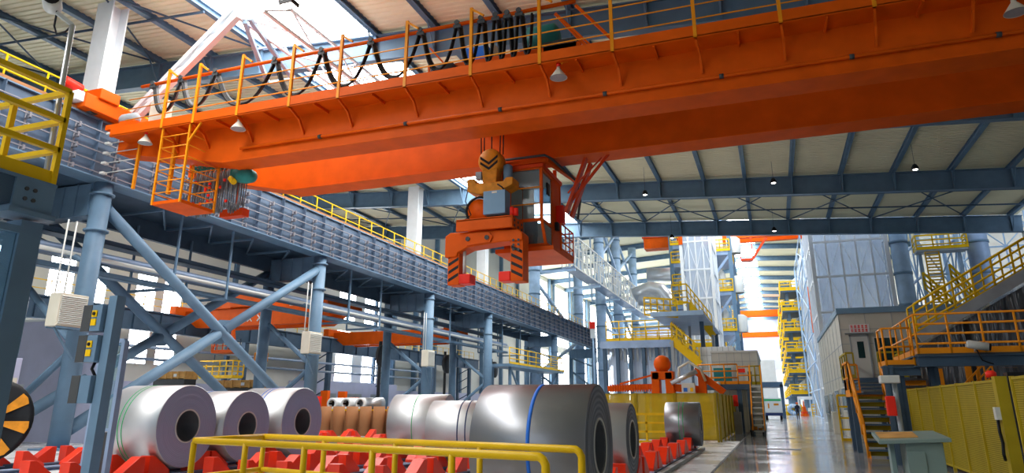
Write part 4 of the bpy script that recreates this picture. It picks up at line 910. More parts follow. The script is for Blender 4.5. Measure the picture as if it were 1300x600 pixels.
tag(MB().box((2.95, 44.6, 0), (3.3, 45.4, 1.15)).box((2.92, 44.56, 1.15), (3.33, 45.44, 1.2)).build('waste_bin', 'cream', bevel=.02), 'small beige bin standing against the control building wall', 'bin')
b = MB(); rail_mesh(b, [(2.7, 36.6, 0), (3.2, 36.6, 0)], 2.0, .5, .05, (.25, .5, .75)); tag(b.build('corner_guard', 'yellow'), 'yellow post guard at the near corner of the control building', 'guard')
# stair to the control building
t = thing('access_stair', 'amber-railed steel stair with dark treads leading up to the control building door', 'stair', (3, 28, 0))
sx0, sx1, sy0, sy1, sz = 2.6, 3.5, 25.4, 27.8, 1.98
n = 8
for k in range(n):
    f = (k+1)/n; y = sy0+(sy1-sy0)*k/n; MB().box((sx0, y, sz*f-.05), (sx1, y+.32, sz*f)).build('tread', 'dblue', t)
for k in range(n):
    f = (k+1)/n; y = sy0+(sy1-sy0)*k/n+.31; MB().box((sx0, y, sz*f-.2), (sx1, y+.012, sz*f-.06)).build('riser', 'fence', t)
for x in (sx0, sx1): MB().prism([(x-.03, sy0-.1, 0), (x-.03, sy0+.2, 0), (x-.03, sy1+.1, sz-.22), (x-.03, sy1+.1, sz), (x-.03, sy1, sz)], (.06, 0, 0)).build('stringer', 'amber', t)
MB().box((2.5, sy1, sz-.12), (3.6, 29.6, sz)).build('landing', 'amber', t)
for x, y in ((2.5, sy1+.1), (3.55, sy1+.1), (2.5, 29.4), (3.55, 29.4)): MB().box((x, y, 0), (x+.16, y+.16, sz-.1)).build('landing_post', 'dblue', t)
for x in (sx0-.05, sx1+.05):
    b = MB(); b.tube((x, sy0, 1.0), (x, sy1, sz+1.02), .04, 6).tube((x, sy0, .5), (x, sy1, sz+.5), .03, 6)
    for k in range(4): f = k/3; y = sy0+(sy1-sy0)*f; b.tube((x, y, sz*f), (x, y, sz*f+1.0), .035, 6)
    b.build('stair_rail', 'amber', t)
rail_mesh(MB(), [(2.52, sy1, sz), (2.52, 29.6, sz)], 1.05, 1.0, .035).build('landing_rail', 'amber', t)
rail_mesh(MB(), [(2.52, sy1, sz), (sx0-.05, sy1, sz)], 1.05, 1.0, .035).build('landing_rail', 'amber', t)
rail_mesh(MB(), [(2.52, 29.6, sz), (3.0, 29.6, sz)], 1.05, .7, .035).build('landing_rail', 'amber', t)
MB().box((3.2, 35.4, 2.6), (5.6, 38.9, 2.74)).build('upper_landing', 'dblue', t)
for x, y in ((3.25, 35.5), (5.4, 35.5), (3.25, 38.6)): MB().box((x, y, 0), (x+.14, y+.14, 2.6)).build('landing_post', 'dblue', t)
rail_mesh(MB(), [(3.22, 38.8, 2.74), (3.22, 35.5, 2.74), (3.5, 35.5, 2.74)], 1.1, 1.0, .04, (.5,), .15).build('landing_rail', 'fence', t)
rail_mesh(MB(), [(4.5, 35.5, 2.74), (5.6, 35.5, 2.74), (5.6, 38.8, 2.74)], 1.1, .9, .04, (.5,), .15).build('landing_rail', 'fence', t)
b = MB()
for k in range(4): b.box((3.1+.1*k, 29.5+1.45*k, 2.0+.17*k), (4.0+.1*k, 31.0+1.45*k, 2.06+.17*k))
b.build('upper_tread', 'dblue', t)
# raised platform
ZP = 2.95
t = thing('raised_platform', 'raised dark steel platform with amber railing above the yellow fence at right', 'platform', (8, 24, 0))
MB().box((3.85, 22.4, ZP-.05), (16, 27, ZP)).box((3.05, 22.7, ZP-.32), (3.85, 23.8, ZP-.27)).build('deck', 'dgrey', t)
MB().ibeam((3.85, 22.45, ZP-.2), (16, 22.45, ZP-.2), .3, .2).build('edge_beam', 'dblue', t)
MB().ibeam((3.05, 22.75, ZP-.45), (3.9, 22.75, ZP-.45), .24, .2).build('edge_beam', 'dblue', t)
MB().ibeam((3.85, 22.5, ZP-.2), (3.85, 27, ZP-.2), .3, .2).build('edge_beam', 'dblue', t)
for x, y in ((3.1, 22.8), (4.3, 23.2), (8.5, 22.6), (12.5, 22.6), (3.95, 26.7), (8.5, 26.7)): MB().ibeam((x, y, 0), (x, y, ZP-.3), .26, .24).build('post', 'dblue', t)
zr = MB(); rail_parts(t, [(3.88, 22.42, ZP), (16, 22.42, ZP)], 1.08, .83, 'amber', .032, (.25, .5, .75), .16, 6)
rail_parts(t, [(3.08, 23.7, ZP-.3), (3.08, 22.72, ZP-.3), (3.8, 22.72, ZP-.3)], 1.05, .8, 'amber', .032, (.5,), .16, 6)
rail_parts(t, [(3.88, 22.42, ZP), (3.88, 26.8, ZP)], 1.08, 1.2, 'amber', .03, (.5,), .16, 6)
p = G(1240, 440, Y=22.2); c = thing('surveillance_camera', 'white surveillance camera on the edge of the raised amber-railed platform', 'camera', p)
MB().lathe(p+V((-.25, -.1, .08)), (1, -.1, -.2), [(0, .02), (0, .09), (.05, .11), (.5, .11), (.5, .02)], 12).build('housing', 'lgrey', c); MB().bar(p, p+V((0, .25, -.1)), .06).build('arm', 'lgrey', c)
MB().path([p+V((0, .1, -.05)), p+V((0.1, .1, -.35)), p+V((.35, .15, -.45))], .02, 5).build('cable', 'black', c); MB().lathe(p+V((.26, -.15, -.02)), (1, -.1, -.2), [(0, .1), (.03, .1), (.03, .01)], 12).build('lens', 'black', c)
# small stairs behind
t = thing('back_stair', 'dark stair with yellow risers seen under the raised platform', 'stair', (4.6, 30, 0))
for k in range(9): MB().box((4.1, 27.4+.3*k, .28*(k+1)-.06), (5.3, 27.75+.3*k, .28*(k+1))).build('tread', 'dgrey', t)
for k in range(9): MB().box((4.1, 27.72+.3*k, .28*(k+1)-.25), (5.3, 27.74+.3*k, .28*(k+1)-.07)).build('riser', 'amber', t)
rail_mesh(MB(), [(7.2, 29, 2.2), (6.2, 29, 1.2)], 1.0, .4, .03, (.4, .7)).build('stair_rail', 'amber', t)
# mesh fence and gate
def fence_panel(p, q, h, m='fence', label='', n=1, thingname='mesh_fence', group=None, bar=.07, mm='mesh'):
    p, q = V(p), V(q); d = (q-p); L = d.length; d.normalize(); up = V((0,0,1))
    t = thing(thingname, label, 'fence', (p+q)/2, group)
    for k in range(n+1): c = lerp(p, q, k/n); MB().bar(c, c+up*h, bar).build('post', 'yellow' if m != 'fence' else 'fence', t)
    for k in range(n):
        a, c = lerp(p, q, k/n), lerp(p, q, (k+1)/n); b = MB()
        a2, c2 = a+d*bar*.6, c-d*bar*.6
        for z in (.12, h-.04): b.bar(a2+up*z, c2+up*z, .05)
        for e in (a2, c2): b.bar(e+up*.12, e+up*h, .04)
        pn = b.build('panel_frame', 'fence', t)
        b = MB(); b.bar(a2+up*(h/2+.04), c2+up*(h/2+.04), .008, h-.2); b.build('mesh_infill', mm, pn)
    return t
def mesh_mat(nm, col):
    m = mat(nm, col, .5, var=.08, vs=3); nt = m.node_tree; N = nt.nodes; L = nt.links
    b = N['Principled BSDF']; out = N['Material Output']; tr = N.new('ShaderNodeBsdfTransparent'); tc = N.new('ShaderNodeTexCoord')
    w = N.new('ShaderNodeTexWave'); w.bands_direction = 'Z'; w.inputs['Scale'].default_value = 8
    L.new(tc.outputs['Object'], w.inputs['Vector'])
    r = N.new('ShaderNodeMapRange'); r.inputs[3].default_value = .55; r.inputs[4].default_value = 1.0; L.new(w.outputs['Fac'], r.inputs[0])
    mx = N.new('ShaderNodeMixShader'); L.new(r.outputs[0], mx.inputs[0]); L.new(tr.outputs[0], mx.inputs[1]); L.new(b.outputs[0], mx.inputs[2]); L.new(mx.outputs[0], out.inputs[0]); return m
M['mesh'] = mesh_mat('shaded_fine_mesh', (.36, .275, .012)); M['lit_mesh'] = mesh_mat('lit_fine_mesh', (.66, .5, .02))  # one yellow fence mesh in two tones: shade painted right, light painted left
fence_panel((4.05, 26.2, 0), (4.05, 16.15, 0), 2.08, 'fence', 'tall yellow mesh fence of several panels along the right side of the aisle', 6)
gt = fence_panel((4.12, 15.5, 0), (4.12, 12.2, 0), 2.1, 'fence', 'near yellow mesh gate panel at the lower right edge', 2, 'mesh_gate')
b = MB().box((4.0, 16.1, .0), (4.2, 16.32, 2.12)); tag(b.build('gate_post', 'fence'), 'broad yellow post with a lock and cable between fence and gate', 'post')
t = thing('gate_lock', 'grey gate lock with a black dangling cable on the broad yellow post', 'lock', (3.97, 16.2, 1.3))
MB().box((3.92, 16.12, 1.32), (4.0, 16.28, 1.55)).build('lock_case', 'lgrey', t); MB().path([(3.95, 16.2, 1.32), (3.93, 16.15, 1.1), (3.96, 16.2, .9), (3.92, 16.12, .7), (3.95, 16.2, .6)], .03, 6).build('cable', 'black', t)
tag(MB().tube((4.3, 15.9, 0), (4.3, 15.9, 1.5), .03, 8).tube((4.3, 15.75, 0), (4.3, 15.75, 1.0), .03, 8).bar((4.3, 15.9, .7), (4.3, 15.75, .7), .04).build('conduit', 'steel'), 'pair of thin grey conduits standing in the gap beside the gate', 'conduit')
t = thing('beacon', 'red beacon lamp on a black switch box behind the yellow fence', 'beacon', (4.5, 16.6, 0))
MB().tube((4.45, 16.5, 0), (4.45, 16.5, 1.9), .03, 6).build('pole', 'dgrey', t); MB().box((4.3, 16.4, 1.85), (4.6, 16.65, 2.2)).build('switch_box', 'black', t); q = G(1258, 475, Y=17.2); MB().lathe((q.x, 17.2, q.z-.06), (0,0,1), [(0, .01), (0, .1), (.1, .1), (.14, .05), (.14, .01)], 12).build('red_dome', 'redp', t); MB().tube((q.x, 17.2, 0), (q.x, 17.2, q.z-.06), .03, 6).build('beacon_pole', 'dgrey', t)
# desk, sensor pole
t = thing('control_desk', 'grey-green control desk with an overhanging sloped top by the yellow fence', 'desk', (2.3, 15.8, 0))
zt = .96
MB().prism([(1.75, 15.3, zt-.08), (2.95, 15.3, zt-.02), (2.85, 16.3, zt+.08), (1.75, 16.3, zt+.04)], (0, 0, .07)).build('top', 'desk', t, .01)
MB().prism([(1.8, 15.5, zt+.015), (2.45, 15.5, zt+.045), (2.45, 16.1, zt+.115), (1.8, 16.1, zt+.1)], (0, 0, .015)).build('desk_pad', 'wood', t)
MB().box((2.2, 15.4, 0), (2.82, 16.1, zt-.04)).build('pedestal', 'lgreen', t, .015)
MB().box((2.2, 15.37, .1), (2.5, 15.4, zt-.2)).build('cupboard_door', 'lgreen', t, .005)
MB().box((1.98, 15.8, 0), (2.06, 16.1, zt-.0)).build('leg_panel', 'lgreen', t, .005)
t = thing('sensor_pole', 'slim grey pole with a white top box and a red box, beside the desk', 'pole', (2.55, 17.2, 0))
q = G(1135, 485, Y=17.2); MB().tube((q.x, 17.2, 0), (q.x, 17.2, q.z), .05, 10).build('pole', 'grey', t)
MB().box((q.x-.28, 17.0, q.z-.02), (q.x+.1, 17.3, q.z+.14)).build('top_box', 'lgrey', t, .02); r_ = G(1131, 515, Y=17.1); MB().box((r_.x-.09, 16.98, r_.z-.2), (r_.x+.09, 17.14, r_.z+.2)).build('red_box', 'redp', t, .02)
# plastic-covered furnace housing with the inclined stair
a, c = G(1165, 425, Y=33), G(1300, 345, Y=33); e = a+(c-a)*2.2
t = thing('covered_housing', 'big dark plastic-covered machine housing behind the raised platform at right', 'machine housing', (10, 34, 0))
MB().prism([(a.x, 33.3, 0), (e.x, 33.3, 0), (e.x, 33.3, e.z-.5), (a.x, 33.3, a.z-.5)], (0, 5.4, 0)).build('plastic_cover', 'dplast', t)
for x in (5.6, 7.6, 10.4, 13.6): z = a.z-.5+(x-a.x)*(e.z-a.z)/(e.x-a.x); MB().bar((x, 33.15, 0), (x, 33.15, z), .16).build('frame_post', 'black', t)
for k in range(5): MB().box((6+k*1.3, 33.2, 2.0+.5*(k % 3)), (6.5+k*1.3, 33.28, 3.0+.4*(k % 2))).build('warning_panel', 'amber', t)
t = thing('inclined_walkway', 'long inclined walkway with yellow railings climbing to the right over the dark housing', 'stair', (10, 32.5, 3))
MB().bar(a+V((0, -.1, -.12)), e+V((0, -.1, -.12)), .12, .42).build('stringer', 'grey', t); MB().bar(a+V((0, 1.4, -.12)), e+V((0, 1.4, -.12)), .12, .42).build('stringer', 'grey', t)
b = MB()
for k in range(40): c_ = lerp(a, e, k/40); b.box((c_.x, 33, c_.z-.05), (c_.x+.28, 34.3, c_.z))
b.build('treads', 'dgrey', t)
rail_parts(t, [a+V((0, -.1, 0)), e+V((0, -.1, 0))], 1.25, .85, 'yellow', .045, (.25, .5, .75), .16, 5)
rail_parts(t, [a+V((0, 1.4, 0)), e+V((0, 1.4, 0))], 1.25, .85, 'yellow', .04, (.5,), .16, 5)
# lattice towers on the right, behind
def lattice_tower(name, label, x0, x1, y0, y1, z1, m, mc=None, bay=3.0, r=.14, plat=(), nx=1, cover=None, dg=.7):
    t = thing(name, label, 'tower', ((x0+x1)/2, (y0+y1)/2, 0))
    for x in (x0, x1):
        for y in (y0, y1): MB().bar((x, y, 0), (x, y, z1), r*2).build('corner_post', m, t)
    nb = int(z1/bay)
    for face, pts in (('front', [(x0, y0), (x1, y0)]), ('side', [(x0, y0), (x0, y1)]), ('inner', [(x1, y0), (x1, y1)])):
        b = MB(); (xa, ya), (xb, yb) = pts
        for k in range(nb+1):
            z = k*z1/nb; b.bar((xa, ya, z), (xb, yb, z), r*1.1)
            if k < nb:
                zz = (k+1)*z1/nb
                for j in range(nx):
                    f0, f1 = j/nx, (j+1)/nx
                    p0, p1 = lerp((xa, ya, z), (xb, yb, z), f0), lerp((xa, ya, z), (xb, yb, z), f1)
                    q0, q1 = lerp((xa, ya, zz), (xb, yb, zz), f0), lerp((xa, ya, zz), (xb, yb, zz), f1)
                    if (k+j) % 2: b.bar(p0, q1, r*dg)
                    else: b.bar(p1, q0, r*dg)
        for j in range(1, nx): p = lerp((xa, ya, 0), (xb, yb, 0), j/nx); b.bar(p, p+V((0,0,z1)), r*.9)
        b.build('%s_lattice' % face, m, t)
    if cover: MB().box((x0+.3, y0+.3, 0), (x1-.3, y1-.3, z1-.4)).build('plastic_cover', cover, t)
    for i, z in enumerate(plat):
        b = MB().box((x0-.4, y0-1.4, z-.15), (x1+.4, y0, z)); d_ = b.build('deck', mc or 'grey', t)
        rail_mesh(MB(), [(x0-.4, y0, z), (x0-.4, y0-1.4, z), (x1+.4, y0-1.4, z), (x1+.4, y0, z)], 1.2, 1.1, .06, (.33, .66), .25).build('railing', 'yellow', d_)
    return t
lattice_tower('white_tower', 'tall pale lattice tower wrapped in clear plastic behind the control building', 4.2, 10.0, 64, 72, 27, 'white', cover='plast', nx=5, r=.16, dg=.25)
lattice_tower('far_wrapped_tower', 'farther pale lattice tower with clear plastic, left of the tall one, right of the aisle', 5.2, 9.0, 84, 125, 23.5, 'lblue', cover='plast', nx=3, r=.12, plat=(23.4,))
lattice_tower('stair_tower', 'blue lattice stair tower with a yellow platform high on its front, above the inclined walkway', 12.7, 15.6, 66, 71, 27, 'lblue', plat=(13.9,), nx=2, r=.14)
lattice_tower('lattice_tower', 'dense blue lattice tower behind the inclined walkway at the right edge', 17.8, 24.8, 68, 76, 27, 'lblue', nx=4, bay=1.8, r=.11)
t = thing('cage_ladder', 'steep yellow ladder below the yellow platform of the stair tower', 'ladder', (13.4, 64.9, 7.2))
b = MB()
for k in range(26): b.box((12.9, 64.7, 7.2+.26*k), (13.9, 65.1, 7.27+.26*k))
b.build('rung', 'yellow', t); MB().bar((12.9, 64.9, 7), (12.9, 64.9, 13.9), .1).build('side_rail', 'yellow', t); MB().bar((13.9, 64.9, 7), (13.9, 64.9, 13.9), .1).build('side_rail', 'yellow', t)
t = thing('flight_railing', 'yellow zigzag stair railings low on the blue stair tower', 'railing', (14, 64.5, 6.4))
rail_mesh(MB(), [(12.4, 64.5, 10.6), (15.0, 64.5, 7.4)], 1.4, .7, .08, (.33, .66)).build('front_flight', 'yellow', t); rail_mesh(MB(), [(14.2, 63.6, 11), (16.4, 63.6, 7.8)], 1.4, .7, .08, (.33, .66)).build('rear_flight', 'yellow', t)
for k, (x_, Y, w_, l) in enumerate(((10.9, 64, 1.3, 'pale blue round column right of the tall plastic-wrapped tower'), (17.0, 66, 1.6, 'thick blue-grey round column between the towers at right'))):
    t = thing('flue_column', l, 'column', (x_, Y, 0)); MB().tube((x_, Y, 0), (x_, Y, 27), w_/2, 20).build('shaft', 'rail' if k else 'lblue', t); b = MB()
    for j in range(9): b.tube((x_, Y, 4+2.6*j), (x_, Y, 4.2+2.6*j), w_/2+.07, 20)
    b.build('band', 'blue', t)
for k in range(3):
    tag(MB().box((4.5+.02*k, 82.0+.3*k, [9, 11.5, 20][k]), (5.1, 82.2+.3*k, [13, 14, 24][k])).build('hanging_banner', 'orange'), 'orange vertical strip on the far right tower, %s' % ('lowest', 'middle', 'uppermost')[k], 'panel', 'orange strips')
# far right row with yellow balconies
for k in range(5):
    y = 128+19*k
    t = thing('shelf_tower', 'blue balcony tower far down the aisle on the right, %s' % ('nearest in its row', 'second in its row', 'third in its row', 'fourth in its row', 'last in its row')[k], 'tower', (5.5, y, 0), 'far right balcony towers')
    for x in (3.6, 7.6):
        for yy in (y, y+8): MB().bar((x, yy, 0), (x, yy, 22), .5).build('post', 'blue', t)
    for j in range(6):
        z = 3.2+3.4*j; d_ = MB().box((2.6, y-1.4, z-.25), (7.8, y+8, z)).build('deck', 'dblue', t)
        b = MB(); rail_mesh(b, [(2.6, y+7, z), (2.6, y-1.4, z), (7.6, y-1.4, z)], 1.5, 1.7, .1, (.33, .66), .4); b.build('railing', 'yellow', d_)
        MB().lathe((5.6, y+3, z), (0,0,1), [(0, .9), (2.2, .9), (2.8, .3), (2.8, .01)], 14).build('vessel', 'lgrey', d_)

# ================================================================== CENTRE AND LEFT FAR
# yellow mesh fence round the machine
fence_panel((-9.6, 33.2, 0), (-2.5, 33.2, 0), 2.1, 'fence', 'yellow mesh fence facing the camera behind the far coil with green straps', 4, bar=.09, mm='lit_mesh')
fence_panel((-2.4, 33.3, 0), (-2.4, 49, 0), 2.1, 'fence', 'yellow mesh fence running away along the left side of the aisle', 6, bar=.09, mm='lit_mesh')
b = MB(); rail_mesh(b, [(-9.4, 31.6, 0), (-4.0, 31.6, 0)], 1.2, 1.3, .05, (.4, .7)); tag(b.build('barrier_rail', 'yellow'), 'low yellow barrier railing in front of the mesh fence, behind the silver coil', 'railing')
b = MB(); rail_mesh(b, [(-3.4, 34.5, .6), (-3.4, 42, .6)], .9, 1.3, .06, (.5,)); b.box((-4.2, 34.5, .5), (-3.2, 42, .6)); b.box((-4.2, 34.5, 1.6), (-2.8, 35.4, 1.72))
tag(b.build('work_table', 'amber'), 'amber work table inside the corner of the yellow fence', 'table')
# orange uncoiler
t = thing('orange_machine', 'orange machine with a long ribbed boom and a ball-topped tower above the yellow fence', 'machine', (-8.6, 40, 0))
q = G(843, 500, Y=40); x = q.x
MB().prism([(x-.75, 39.6, 0), (x-.2, 39.6, 0), (x-.15, 39.6, 3.3), (x-.55, 39.6, 3.3)], (0, .8, 0)).prism([(x+.2, 39.6, 0), (x+.75, 39.6, 0), (x+.55, 39.6, 3.3), (x+.15, 39.6, 3.3)], (0, .8, 0)).box((x-.6, 39.6, 2.9), (x+.6, 40.4, 3.35)).box((x-.6, 39.7, 1.6), (x+.6, 40.3, 1.8)).build('tower', 'orange', t, .03)
MB().ball((x, 40, 3.75), .48, 16).build('ball_head', 'orange', t)
b = MB().bar((x-.4, 39.9, 2.55), (x-3.1, 39.9, 2.45), .16, .3)
for k in range(18): b.box((x-.6-k*.14, 39.78, 2.28), (x-.55-k*.14, 40.02, 2.68))
b.bar((x-.4, 39.9, 3.2), (x-2.4, 39.9, 2.7), .1); b.build('ribbed_boom', 'orange', t)
MB().bar((x+.3, 40, 2.5), (x+2.0, 40, 2.35), .4, .4).bar((x+.4, 40, .9), (x+1.4, 40, 2.2), .25).box((x+1.9, 39.7, 1.2), (x+2.3, 40.3, 3.1)).bar((x+1.7, 40, 3.4), (x+3.2, 40, 2.2), .35).bar((x+2.2, 40, .5), (x+2.2, 40, 2), .4).build('arm', 'orange', t, .02)
MB().box((x+1.05, 39.3, 2.0), (x+1.75, 39.6, 2.7)).build('control_box', 'lgrey', t, .02); MB().box((x+1.15, 39.28, 2.25), (x+1.35, 39.3, 2.45)).build('blue_mark', 'bluep', t); MB().box((x+1.5, 39.28, 2.25), (x+1.65, 39.3, 2.45)).build('yellow_mark', 'yellow', t)
MB().path([(x+.9, 39.6, 2.7), (x+.95, 39.5, 3.5), (x+1.5, 39.5, 3.8), (x+2.1, 39.5, 3.4), (x+2.3, 39.6, 2.8)], .07, 8).build('hose', 'cream', t); MB().tube((x+.5, 39.4, 2.7), (x+1.9, 39.4, 3.3), .13, 10).build('cylinder', 'steel', t)
MB().bar((x-1.05, 40.2, 0), (x-.9, 40.2, 2.2), .2).build('yellow_leg', 'yellow', t)
# raised deck with plastic curtains
DZ = 6.3
t = thing('machine_deck', 'raised blue deck with yellow railing and plastic curtains below, left of the canopy', 'platform', (-11, 57, 0))
x0, x1 = G(762, 440, Y=54).x, G(855, 440, Y=54).x
MB().box((x0, 54, DZ-.55), (x1, 62, DZ)).build('deck', 'rail', t)
rail_parts(t, [(x0+.5, 54.1, DZ), (x1, 54.1, DZ), (x1, 62, DZ)], 1.5, 1.0, 'yellow', .045, (.33, .66), .22, 5)
for k in range(6): xx = x0+.3+k*(x1-x0-.6)/5; MB().bar((xx, 54.2, 0), (xx, 54.2, DZ-.5), .26).build('post', 'dblue', t)
for k in range(4): MB().box((x0+.5+k*1.55, 54.5+.2*(k % 2), 0), (x0+2.0+k*1.55, 54.6+.2*(k % 2), DZ-.6)).build('plastic_curtain', 'plast', t)
b = MB()
for k in range(20): b.box((x0+.5+k*.32, 54.3, DZ-1.0-.1*(k % 5)-.05*k), (x0+.66+k*.32, 54.36, DZ-.55))
b.build('hanging_strip', 'grey', t)
# canopy
t = thing('canopy_roof', 'flat grey canopy slab seen from below, right of the yellow deck railing', 'canopy', (-7, 56, 8))
ca, cb2 = G(826, 398, Y=50), G(893, 398, Y=50)
MB().box((ca.x, 50, ca.z-.15), (cb2.x, 66, ca.z)).build('slab', 'rail', t); MB().box((ca.x, 49.9, ca.z-.22), (cb2.x, 50, ca.z+.1)).build('front_edge', 'lblue', t)
for xx, yy in ((ca.x+.3, 65.5), (cb2.x-.3, 65.5), (cb2.x-.6, 55)): MB().bar((xx, yy, 0), (xx, yy, ca.z-.15), .3).build('post', 'dblue', t)
b = MB(); p0, p1 = G(818, 388, Y=51), G(842, 397, Y=51); rail_mesh(b, [p0+V((0, 0, -.7)), p1+V((1, 0, -.4))], 1.3, .5, .06, (.33, .66)); tag(b.build('canopy_stair_rail', 'yellow'), 'short yellow stair railing on the left end of the grey canopy', 'railing')
for k, (u0, v0, u1, v1, Y, l) in enumerate(((873, 385, 905, 425, 58, 'yellow stair flight in front of the tall white lattice tower'), (853, 432, 889, 462, 49.5, 'yellow stair flight going down from the blue deck'))):
    p, q = G(u0, v0, Y=Y), G(u1, v1, Y=Y); t = thing('stair_flight', l, 'stair', (p+q)/2)
    MB().bar(p, q, .1, .5).build('stringer', 'yellow', t); MB().bar(p+V((0, 1, 0)), q+V((0, 1, 0)), .1, .5).build('stringer', 'yellow', t)
    b = MB()
    for j in range(10): c = lerp(p, q, j/10); b.box((c.x, Y, c.z-.03), (c.x+.25, Y+1, c.z+.03))
    b.build('treads', 'grey', t)
    if k == 0: rail_mesh(MB(), [p+V((-1.2, 0, 0)), p, q], 1.6, .5, .05, (.33, .66), .2).build('railing', 'yellow', t)
    else: rail_mesh(MB(), [p, q], 1.2, .5, .05, (.33, .66), .2).build('railing', 'yellow', t)
    MB().bar(q, (q.x, Y, 0), .2).bar(p, (p.x, Y, 0), .2).build('post', 'grey', t)
# white panelled house with orange balcony
t = thing('panelled_house', 'white panelled house with a teal window, behind the amber balcony left of the aisle', 'building', (-3.5, 53, 0))
hx0, hx1, hy = G(884, 450, Y=50).x, G(932, 450, Y=50).x, 50
zt = G(900, 440, Y=50).z
MB().box((hx0, hy, 0), (hx1, hy+8, zt)).build('walls', 'wpanel', t); b = MB()
for k in range(8): xx = hx0+(hx1-hx0)*k/7; b.box((xx-.012, hy-.012, 0), (xx+.012, hy, zt))
for z in (1.2, 2.4, 3.6, 4.8): b.box((hx0, hy-.012, z-.012), (hx1, hy, z+.012))
b.build('panel_joint', 'grey', t)
ex1 = G(961, 450, Y=47).x; ex0 = G(930, 450, Y=47).x; ez = G(945, 447, Y=47).z
MB().box((ex0-1.3, 47, 0), (ex1, 58, ez)).build('front_room', 'panel', t); b = MB()
for k in range(7): xx = ex0-1.3+(ex1-ex0+1.3)*k/6; b.box((xx-.012, 46.988, 0), (xx+.012, 47, ez))
for z in (1.5, 3, 4.2): b.box((ex0-1.3, 46.988, z-.012), (ex1, 47, z+.012))
b.build('panel_joint', 'grey', t); MB().box((ex0-1.35, 46.95, ez), (ex1+.05, 58, ez+.12)).build('roof_edge', 'lgrey', t)
wa, wb = G(905.5, 467, Y=46.95), G(930, 487, Y=46.95)
f = MB().box((wa.x-.1, 46.93, wb.z-.1), (wb.x+.1, 47, wa.z+.1)).build('window_frame', 'lgrey', t); MB().box((wa.x, 46.9, wb.z), (wb.x, 46.93, wa.z)).build('pane', 'tealglass', f)
da, db = G(945.5, 466, Y=46.95), G(959, 492, Y=46.95)
d = MB().box((da.x, 46.92, db.z), (db.x, 47, da.z)).build('door', 'cream', t); MB().box((da.x+.15, 46.9, da.z-1.0), (db.x-.15, 46.92, da.z-.25)).build('door_pane', 'darkglass', d)
sg = G(941.5, 470, Y=46.9); MB().box((sg.x-.25, 46.93, sg.z-.12), (sg.x+.25, 46.99, sg.z+.12)).build('sign', 'redp', t)
BZ = 2.75
t = thing('amber_balcony', 'amber-railed balcony in front of the white panelled house', 'platform', (-3.5, 45.5, 0))
bx0, bx1 = G(888, 490, Y=44.5).x, G(938, 490, Y=44.5).x; bx2 = G(953, 490, Y=44.5).x
MB().box((bx0, 44.4, BZ-.3), (bx2, 46.9, BZ)).build('deck', 'dblue', t)
rail_parts(t, [(bx0, 44.45, BZ), (bx1, 44.45, BZ)], 1.15, .65, 'amber', .045, (.33, .66), .18, 5)
rail_parts(t, [(bx1, 44.45, BZ), (bx2, 44.45, BZ)], 1.0, .5, 'amber', .04, (.5,), .18, 5)
rail_parts(t, [(bx2, 46.0, BZ), (bx2+.55, 46.0, BZ)], 1.1, .3, 'fence', .04, (.5,), .18, 5)
for xx in (bx0+.2, bx1, bx2-.1): MB().bar((xx, 44.6, 0), (xx, 44.6, BZ-.3), .26).build('post', 'dblue', t)
p = G(912, 487, Y=44.3); t2 = thing('white_lamp', 'small white ball lamp on the edge of the amber balcony', 'lamp', p-V((0,0,.1))); MB().ball(p, .13, 10).build('globe', 'lgrey', t2); MB().bar(p-V((0,0,.15)), p+V((0,.2,-.15)), .06).build('bracket', 'dgrey', t2)
t = thing('aisle_stair', 'narrow steel stair with dark treads at the left edge of the aisle', 'stair', (-1.5, 40, 0))
s0, s1 = G(955.5, 548, Y=39).x, G(971, 548, Y=39).x
for k in range(9): MB().box((s0, 40.3+.4*k, .29*(k+1)-.07), (s1, 40.64+.4*k, .29*(k+1))).build('tread', 'lgrey', t)
for xx in (s0, s1): MB().bar((xx, 40.1, .1), (xx, 44, 2.75), .07, .25).build('stringer', 'dgrey', t); b = MB(); b.bar((xx, 40.2, 1.1), (xx, 44, 3.8), .06).bar((xx, 40.2, 0), (xx, 40.2, 1.1), .06).bar((xx, 42, 1.3), (xx, 42, 2.4), .06).bar((xx, 44, 2.7), (xx, 44, 3.8), .06).build('stair_rail', 'amber', t)
t = thing('switch_box', 'red box on a grey cabinet under the balcony beside the yellow fence', 'cabinet', (-2.0, 42, 0)); MB().box((-2.25, 41.8, 0), (-1.85, 42.3, 1.2)).build('cabinet', 'grey', t, .02); MB().box((-2.2, 41.75, 1.5), (-1.95, 41.95, 2.1)).build('red_box', 'redp', t, .02); MB().tube((-2.05, 41.9, 1.2), (-2.05, 41.9, 1.5), .05, 8).build('stem', 'grey', t)
p = G(962, 553, Z=0); t = thing('hand_cart', 'small dark hand cart at the foot of the aisle stair', 'cart', p)
MB().cb(p+V((0, .3, .25)), (.75, .9, .08)).build('bed', 'dgrey', t, .01); MB().bar(p+V((-.3, .7, .25)), p+V((-.3, .8, 1.0)), .04).bar(p+V((.3, .7, .25)), p+V((.3, .8, 1.0)), .04).bar(p+V((-.3, .8, 1.0)), p+V((.3, .8, 1.0)), .04).build('handle', 'dgrey', t)
for dx in (-.3, .3):
    for dy in (0, .6): MB().tube(p+V((dx-.04, dy, .11)), p+V((dx+.04, dy, .11)), .11, 12).build('wheel', 'black', t)
MB().cb(p+V((-.12, .2, .38)), (.3, .4, .18)).cb(p+V((.18, .3, .34)), (.22, .3, .1)).build('load', 'hook', t, .02)
